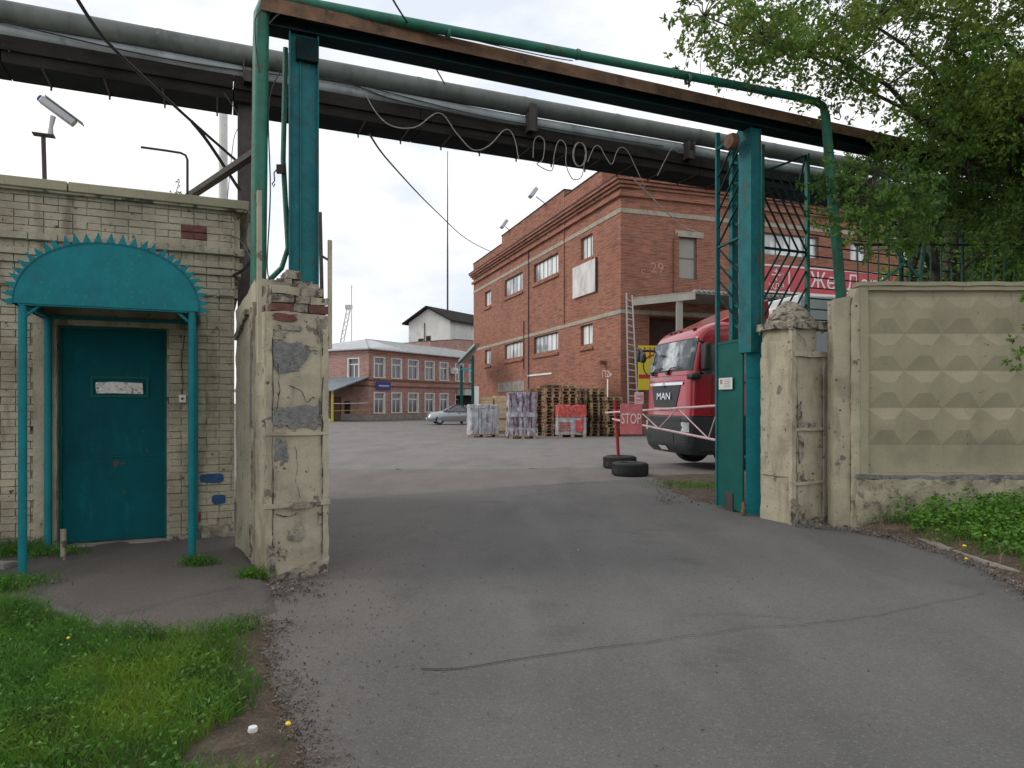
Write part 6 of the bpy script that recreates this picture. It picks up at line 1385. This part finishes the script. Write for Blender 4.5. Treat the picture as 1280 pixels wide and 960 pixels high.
# ------------------------------------------------------------------ pallets
def pallet_mesh(seed):
    rg = random.Random(seed); mb = MB(); j = .004
    for i in range(5): mb.jbox(-.40 + .0, .40, -.6 + i * .27, -.6 + i * .27 + .12, .122, .144, j, rg)
    for x_ in (-.35, 0, .35): mb.jbox(x_ - .05, x_ + .05, -.6, .6, .0, .022, j, rg); mb.jbox(x_ - .05, x_ + .05, -.6, .6, .100, .122, j, rg)
    for x_ in (-.35, 0, .35):
        for y_ in (-.53, 0, .53): mb.jbox(x_ - .05, x_ + .05, y_ - .07, y_ + .07, .022, .100, j, rg)
    me = bpy.data.meshes.new('pallet'); me.from_pydata(mb.v, [], mb.f); me.materials.append((m_wood, m_wood2, m_wood, m_wood3, m_wood2, m_wood)[seed % 6]); return me
PM = [pallet_mesh(k) for k in range(6)]
ordn = ['first', 'second', 'third', 'fourth', 'fifth', 'sixth', 'seventh', 'eighth', 'ninth', 'tenth', 'eleventh', 'twelfth', 'thirteenth', 'fourteenth', 'fifteenth', 'sixteenth', 'seventeenth']
stk = [(667, 34.4, 16, 'leftmost', .16), (688, 33.7, 17, 'second from left', .12), (708, 33.9, 17, 'third from left', .15), (728, 34.3, 16, 'fourth from left', .20), (745, 34.0, 16, 'fifth from left', .10), (764, 33.4, 13, 'low rightmost', .16)]
for si, (px, dep, n, nm, rz_) in enumerate(stk):
    x_ = (px - 640) / F * dep
    for k in range(n):
        lb = ('topmost' if k == n - 1 else 'bottom' if k == 0 else ordn[k] + ' from bottom') + ' wooden pallet in the ' + nm + ' pallet stack'
        o = inst('pallet', PM[rnd.randrange(6)], None, (x_ + rnd.uniform(-.03, .03), dep + rnd.uniform(-.04, .04), -.03 + k * .1455), (0, 0, rz_ + rnd.uniform(-.04, .04)))
        tag(o, lb, 'pallet', 'wooden pallets stacked against the warehouse')
# timber bundles
for (px0, px1, z1, dep, lb) in ((598, 616, 1.88, 36.2, 'pale timber bundle, left one beside the wrapped load'), (618.5, 645, 1.92, 36.0, 'pale timber bundle, right one behind the tall wrapped load')):
    xa, xb = (px0 - 640) / F * dep, (px1 - 640) / F * dep; tb = E('timber_bundle', lb, 'timber', (xa, dep, 0), R(4), 'bundles of pale timber')
    q = MB(); zz = .12
    while zz < z1:
        if not (.68 < zz < .78): q.jbox(0, xb - xa, 0, 2.2, zz, zz + .042, .006)
        zz += .048
    q.build('planks', m_woodpale, tb, kind='stuff'); MB().box(.0, xb - xa, .05, 2.1, -.03, .12).build('bearers', m_wood, tb)
bx_ = MB().box(P(593, 494, 36).x, P(598.5, 494, 36).x, 36, 36.3, 1.2, 2.45)
tag(bx_.build('upright_board', m_whitepaint), 'narrow white board standing upright beside the warehouse corner', 'board')
# wrapped loads
def load(px0, px1, dep, zt, m1, zmid, m2, label, rz_, seed, base=True, waist=0):
    w = (px1 - px0) / F * dep; xc = ((px0 + px1) / 2 - 640) / F * dep; w *= .92
    e_ = E('wrapped_pallet', label, 'pallet load', (xc, dep, -.03), rz_)
    if base: inst('pallet_base', PM[1], e_, (0, .45, 0), (0, 0, 0), (w / .8 * .95, .9, 1))
    def shp(p):
        p = Vector(p); a = math.atan2(p.y - .45, p.x); cr = .018 * math.sin(a * 23 + p.z * 2 + seed) + .012 * math.sin(a * 41 + seed * 2); r_ = math.hypot(p.x, p.y - .45)
        k = 1 + cr / max(.3, r_); fl = 1 + waist * max(0, (.45 - p.z)) * .35; 
        q_ = Vector((p.x * k * fl, .45 + (p.y - .45) * k * fl, p.z)); lim = w * .56
        if r_ > lim: f_ = lim / r_ * .6 + .4; q_.x *= f_; q_.y = .45 + (q_.y - .45) * f_
        return q_
    q = MB(); rough_box(q, -w / 2, w / 2, 0, .95, .10, zmid, .05, .03, seed, shp); q.build('lower_load', m1, e_)
    q = MB(); rough_box(q, -w / 2 + .01, w / 2 - .01, .01, .94, zmid + .005, zt, .05, .04, seed + 5, shp); q.build('upper_load', m2, e_)
    return e_, w
load(585, 626, 32.2, 1.52, m_film, 1.35, m_film, 'squat pallet load wrapped in pale film, left of the others', .2, 1)
e2, w2 = load(634, 673, 31.0, 2.08, m_filmlilac, 1.05, m_filmlilac, 'tall two tier wrapped pallet load with lilac packs', .12, 2, waist=1)
q = MB(); rough_box(q, -w2 / 2 - .02, w2 / 2 + .02, -.02, .97, .12, .48, .06, .04, 9); q.build('film_skirt', m_film, e2); q = MB(); rough_box(q, -w2 / 2 - .012, w2 / 2 + .012, -.012, .96, .98, 1.18, .06, .03, 9); q.build('film_band', m_film, e2)
e3, w3 = load(696, 735, 32.2, 1.50, m_film, .92, m_filmred, 'wrapped pallet load with bright red upper packs', .1, 3)
q = MB()
for zz in (.3, .42, .54, .66): q.box(-w3 / 2 + .0, -w3 / 2 + w3 * .46, -.04, -.01, zz, zz + .045)
q.box(w3 * .12, w3 * .36, -.05, -.01, .25, .8); q.build('red_stripes', m_filmred, e3)

# ------------------------------------------------------------------ boom barrier, STOP sign, tyres
def tyre(loc, rz_, label, r=.40, w=.30):
    e_ = E('tyre', label, 'tyre', loc, rz_)
    q = MB(); prof = []
    for k in range(18):
        t = 2 * math.pi * k / 18; prof.append((r * .76 + r * .25 * math.copysign(abs(math.cos(t)) ** .6, math.cos(t)), w / 2 + w / 2 * math.copysign(abs(math.sin(t)) ** .7, math.sin(t))))
    prof.append(prof[0]); q.lathe(prof, 36); q.build('carcass', m_rubber, e_)
    q = MB()
    for k in range(48):
        a = 2 * math.pi * k / 48; Mx = Matrix.Rotation(a, 4, 'Z'); q.box(r * .985, r * 1.02, -.012, .012, w * .12, w * .88, M=Mx)
    q.build('tread', m_rubber, e_, kind='stuff'); return e_
t1 = G(788.5, 594); t2 = G(781, 588)
tyre((t1[0], t1[1] + .1, -.02), .2, 'black tyre lying flat in front of the red post', .395, .30)
tyre((t2[0], t2[1] + .75, -.02), .9, 'black tyre lying flat that holds the leaning red post', .40, .31)
bt = Vector((t2[0] + .0, t2[1] + .75, .0))
bpst = E('barrier_post', 'red steel post leaning out of the rear tyre', 'post', (0, 0, 0)); top = P(769, 501, bt.y)
MB().tube([bt + Vector((-.02, 0, 0)), top], .04, 8).build('tube', m_redpaint, bpst)
bo = E('barrier_boom', 'tapered pink and white lattice boom barrier reaching from the gate leaf to the red post', 'barrier')
q0, q1 = P(899, 507, 10.6), P(757, 516, 14.2); r0, r1 = P(899, 551, 10.6), P(766, 524, 14.1)
MB().tube([q0, q1], .020, 8).build('top_chord', m_boomw, bo); MB().tube([r0, r1], .020, 8).build('bottom_chord', m_boomw, bo)
def al(t, up): return q0.lerp(q1, t) if up else r0.lerp(r1, t)
seq = [(.0, 1), (.09, 0), (.27, 1), (.46, 0), (.58, 1), (.70, 0)]
seq = [(-.0, 1), (.08, 0), (.30, 1), (.50, 0), (.64, 1)]
for i in range(len(seq) - 1): MB().tube([al(*seq[i]), al(*seq[i + 1])], .011, 6).build('web_bar', m_boomw, bo)
stp = P(789, 524, 12.6)
sg = E('stop_sign', 'faded red STOP board hung on the end of the barrier boom', 'sign', stp, R(-14))
MB().box(-.20, .20, -.012, .012, -.28, .28).build('board', m_pinkstop, sg, bevel=.003)
text('STOP', .27, m_whitepaint, sg, (0, -.016, .0), (R(90), 0, 0), 'lettering', .006, sx=.56)
sg2 = E('round_sign', 'small faded pinkish white plate above the STOP board', 'sign', P(799, 498, 13.0), R(-10))
MB().box(-.085, .085, -.01, .01, -.115, .115).build('plate', m_boomw, sg2, bevel=.009); MB().tube([(0, .02, -.3), (0, .02, .05)], .012, 6).build('stem', m_boomw, sg2)
q = MB(); q.box(-.05, .05, -.014, -.01, .03, .05); q.box(-.05, .05, -.014, -.01, -.04, -.02); q.build('faded_print', m_pinkstop, sg2)

# ------------------------------------------------------------------ trees
def limb(mb, a, b, r0, r1, seed, n=7, sag=0):
    pts = []; rr = []
    for i in range(n + 1):
        t = i / n; p = Vector(a).lerp(Vector(b), t); w_ = (b - a).length * .05 * math.sin(math.pi * t)
        p += Vector((noise.noise(Vector((t * 3, seed, 0))), noise.noise(Vector((t * 3, seed, 5))), noise.noise(Vector((t * 3, seed, 9))))) * w_ * 2; p.z -= sag * 4 * t * (1 - t)
        pts.append(p); rr.append(r0 + (r1 - r0) * t)
    mb.tube(pts, rr, 8); return pts
def tree(label, base, hh_, r, limbs, clusters, mleaf, leafsize, nleaf, group=None, lean=(0, 0), frac=None, mleaf2=None, droop=.35):
    t_ = E('deciduous_tree', label, 'tree', (0, 0, 0), 0, group); b = Vector(base); top = b + Vector((lean[0], lean[1], hh_))
    mb = MB(); limb(mb, b, top, r, r * .45, base[0], 9); mb.build('trunk', m_bark, t_)
    mb = MB(); ends = []
    for i, (s, e_, r0) in enumerate(limbs):
        st_ = b.lerp(top, s); ends += limb(mb, st_, Vector(e_), r0, r0 * .25, i * 3.7 + base[0], 9, -.15)
    # twigs to the clusters
    for (c, rad) in clusters:
        if ends:
            nr = min(ends, key=lambda q_: (q_ - c).length)
            if .3 < (nr - c).length < 1.7: limb(mb, nr, c, .010, .003, c.x, 4, -.04)
    mb.build('limbs', m_bark, t_)
    def crown(cl, n, m_, nm):
        P_ = []
        for (c, rad) in cl:
            k = max(6, int(n * (rad / .35) ** 2)); 
            # sprigs: short drooping lines of leaves
            ns = max(2, k // 14)
            for _ in range(ns):
                o_ = rs.normal(size=3) * rad * .55; dr = rs.normal(size=3); dr[2] = dr[2] * .4 - .35; dr /= np.linalg.norm(dr); l_ = rs.uniform(.12, .34) * (rad / .35)
                tt = rs.uniform(0, 1, 14)[:, None]; P_.append(np.array(c) + o_ + dr * l_ * tt + rs.normal(size=(14, 3)) * .03 * (rad / .35))
        if P_: o = leaves_at(nm, np.concatenate(P_), leafsize, m_, t_, droop=droop, asp=.48); return o
    h = int(len(clusters) * .62); cl = list(clusters); rnd.shuffle(cl)
    crown(cl[:h], nleaf, mleaf, 'crown'); crown(cl[h:], nleaf, mleaf2 or mleaf, 'crown')
    return t_
def region(poly, n, d0, d1, rmin, rmax, thr=-.15, sc=.9, seed=0):
    xs = [p[0] for p in poly]; ys_ = [p[1] for p in poly]; out = []; tries = 0
    while len(out) < n and tries < n * 60:
        tries += 1; x, y = rnd.uniform(min(xs), max(xs)), rnd.uniform(min(ys_), max(ys_))
        if not inpoly(x, y, poly): continue
        d = rnd.uniform(d0, d1); c = P(x, y, d)
        if noise.noise(c * sc + Vector((seed, 0, 0))) < thr: continue
        out.append((c, rnd.uniform(rmin, rmax)))
    return out
# main tree: its boughs come over the fence from the right
cl1 = region([(905, -60), (1500, -200), (1500, 190), (1280, 175), (1180, 140), (1080, 105), (1020, 108), (960, 70), (930, 40)], 310, 8.0, 11.5, .22, .42, -.12, .9, 1)
cl1 += region([(845, 5), (900, -20), (990, 30), (1000, 90), (950, 100), (880, 75), (850, 45)], 34, 8.2, 9.6, .16, .26, -.3, .9, 2)
cl1 += [(P(842, 62, 8.9), .15), (P(856, 82, 8.9), .12), (P(838, 30, 8.9), .10), (P(875, 92, 8.8), .14), (P(1008, 112, 9), .16), (P(1045, 118, 9), .15)]
cl1 += region([(1060, 110), (1150, 90), (1500, 120), (1500, 230), (1240, 200), (1150, 150)], 120, 8.8, 11.5, .24, .42, -.2, .9, 3)
tree('tall deciduous tree on the right whose boughs overhang the gate beam', (9.2, 10.8, 0), 6.5, .17,
     [(.55, P(1090, 30, 9.6), .07), (.75, P(960, 45, 9.0), .06), (.8, P(1180, 60, 9.5), .06), (.9, P(1250, -60, 10), .05), (.6, P(1280, 165, 9.2), .06), (.7, P(880, 20, 8.8), .04), (.95, P(1000, -60, 9.5), .05)],
     cl1, m_leafA, .078, 215, 'trees behind the concrete fence', mleaf2=m_leafC)
# second tree: lower hanging mass just behind the fence
cl2 = region([(1022, 235), (1060, 200), (1110, 190), (1180, 185), (1290, 170), (1500, 170), (1500, 345), (1300, 345), (1240, 345), (1200, 300), (1150, 290), (1120, 270), (1070, 250)], 150, 9.6, 11.4, .18, .36, -.1, 1.1, 5)
cl2 += region([(1015, 225), (1040, 200), (1080, 190), (1150, 200), (1185, 250), (1150, 310), (1100, 300), (1045, 282)], 34, 8.3, 9.35, .14, .26, -.2, 1.3, 6)
cl2 += [(P(1018, 228, 9.2), .13), (P(1030, 262, 9.7), .16), (P(1085, 268, 9.8), .2), (P(1090, 300, 9.8), .16)]
tree('bushy tree with low drooping foliage just behind the concrete fence', (P(1165, 500, 11.6).x, 11.6, 0), 6.2, .13,
     [(.62, P(1060, 235, 9.9), .05), (.7, P(1210, 200, 10.4), .05), (.55, P(1280, 300, 10.6), .04), (.85, P(1120, 185, 10.5), .04)],
     cl2, m_leafA, .074, 300, 'trees behind the concrete fence', mleaf2=m_leafB)
# darker trees further back
cl3 = region([(1140, 130), (1500, 60), (1600, 60), (1600, 400), (1200, 400), (1190, 300), (1170, 230)], 170, 13, 17, .4, .75, -.12, .6, 7)
tree('dark tree with a thick trunk in the shade behind the picket railing', (P(1178, 500, 14).x, 14, 0), 8.5, .19,
     [(.4, P(1260, 250, 14), .08), (.6, P(1130, 180, 14), .06), (.7, P(1320, 120, 15), .07)], cl3, m_leafB, .13, 150, 'trees behind the concrete fence', mleaf2=m_leafA)
cl4 = region([(1090, 260), (1160, 230), (1200, 250), (1200, 360), (1100, 350)], 26, 17, 20, .4, .7, -.3, .6, 9) + region([(1220, 300), (1400, 280), (1400, 380), (1200, 370)], 60, 17, 21, .5, .8, -.3, .6, 10)
tree('slim forked yellow green tree farthest back on the right', (P(1146, 500, 17).x, 17, 0), 8, .16, [(.5, P(1200, 280, 18), .06), (.5, P(1120, 250, 18), .06), (.6, P(1300, 310, 19), .06)], cl4, m_leafC, .14, 70, 'trees behind the concrete fence')
# branch tip near the right edge in front of the fence
cl5 = [(P(1272, 435, 6.8), .09), (P(1285, 425, 6.8), .12), (P(1262, 445, 6.8), .08), (P(1300, 405, 6.9), .16), (P(1292, 375, 6.9), .07), (P(1330, 430, 7), .2), (P(1276, 452, 6.8), .07), (P(1345, 380, 7), .2), (P(1282, 368, 6.9), .05)]
tree('young sapling at the right edge in front of the concrete fence', (P(1370, 600, 7.2).x, 7.2, 0), 3.2, .03, [(.6, P(1285, 430, 6.8), .012), (.8, P(1300, 370, 6.9), .010)], cl5, m_leafA, .055, 120)
# moss and creeper on the gas pipe's right half, thin hanging sprigs
for o in list(bpy.data.objects):
    if o.name.startswith('Cube'): bpy.data.objects.remove(o)
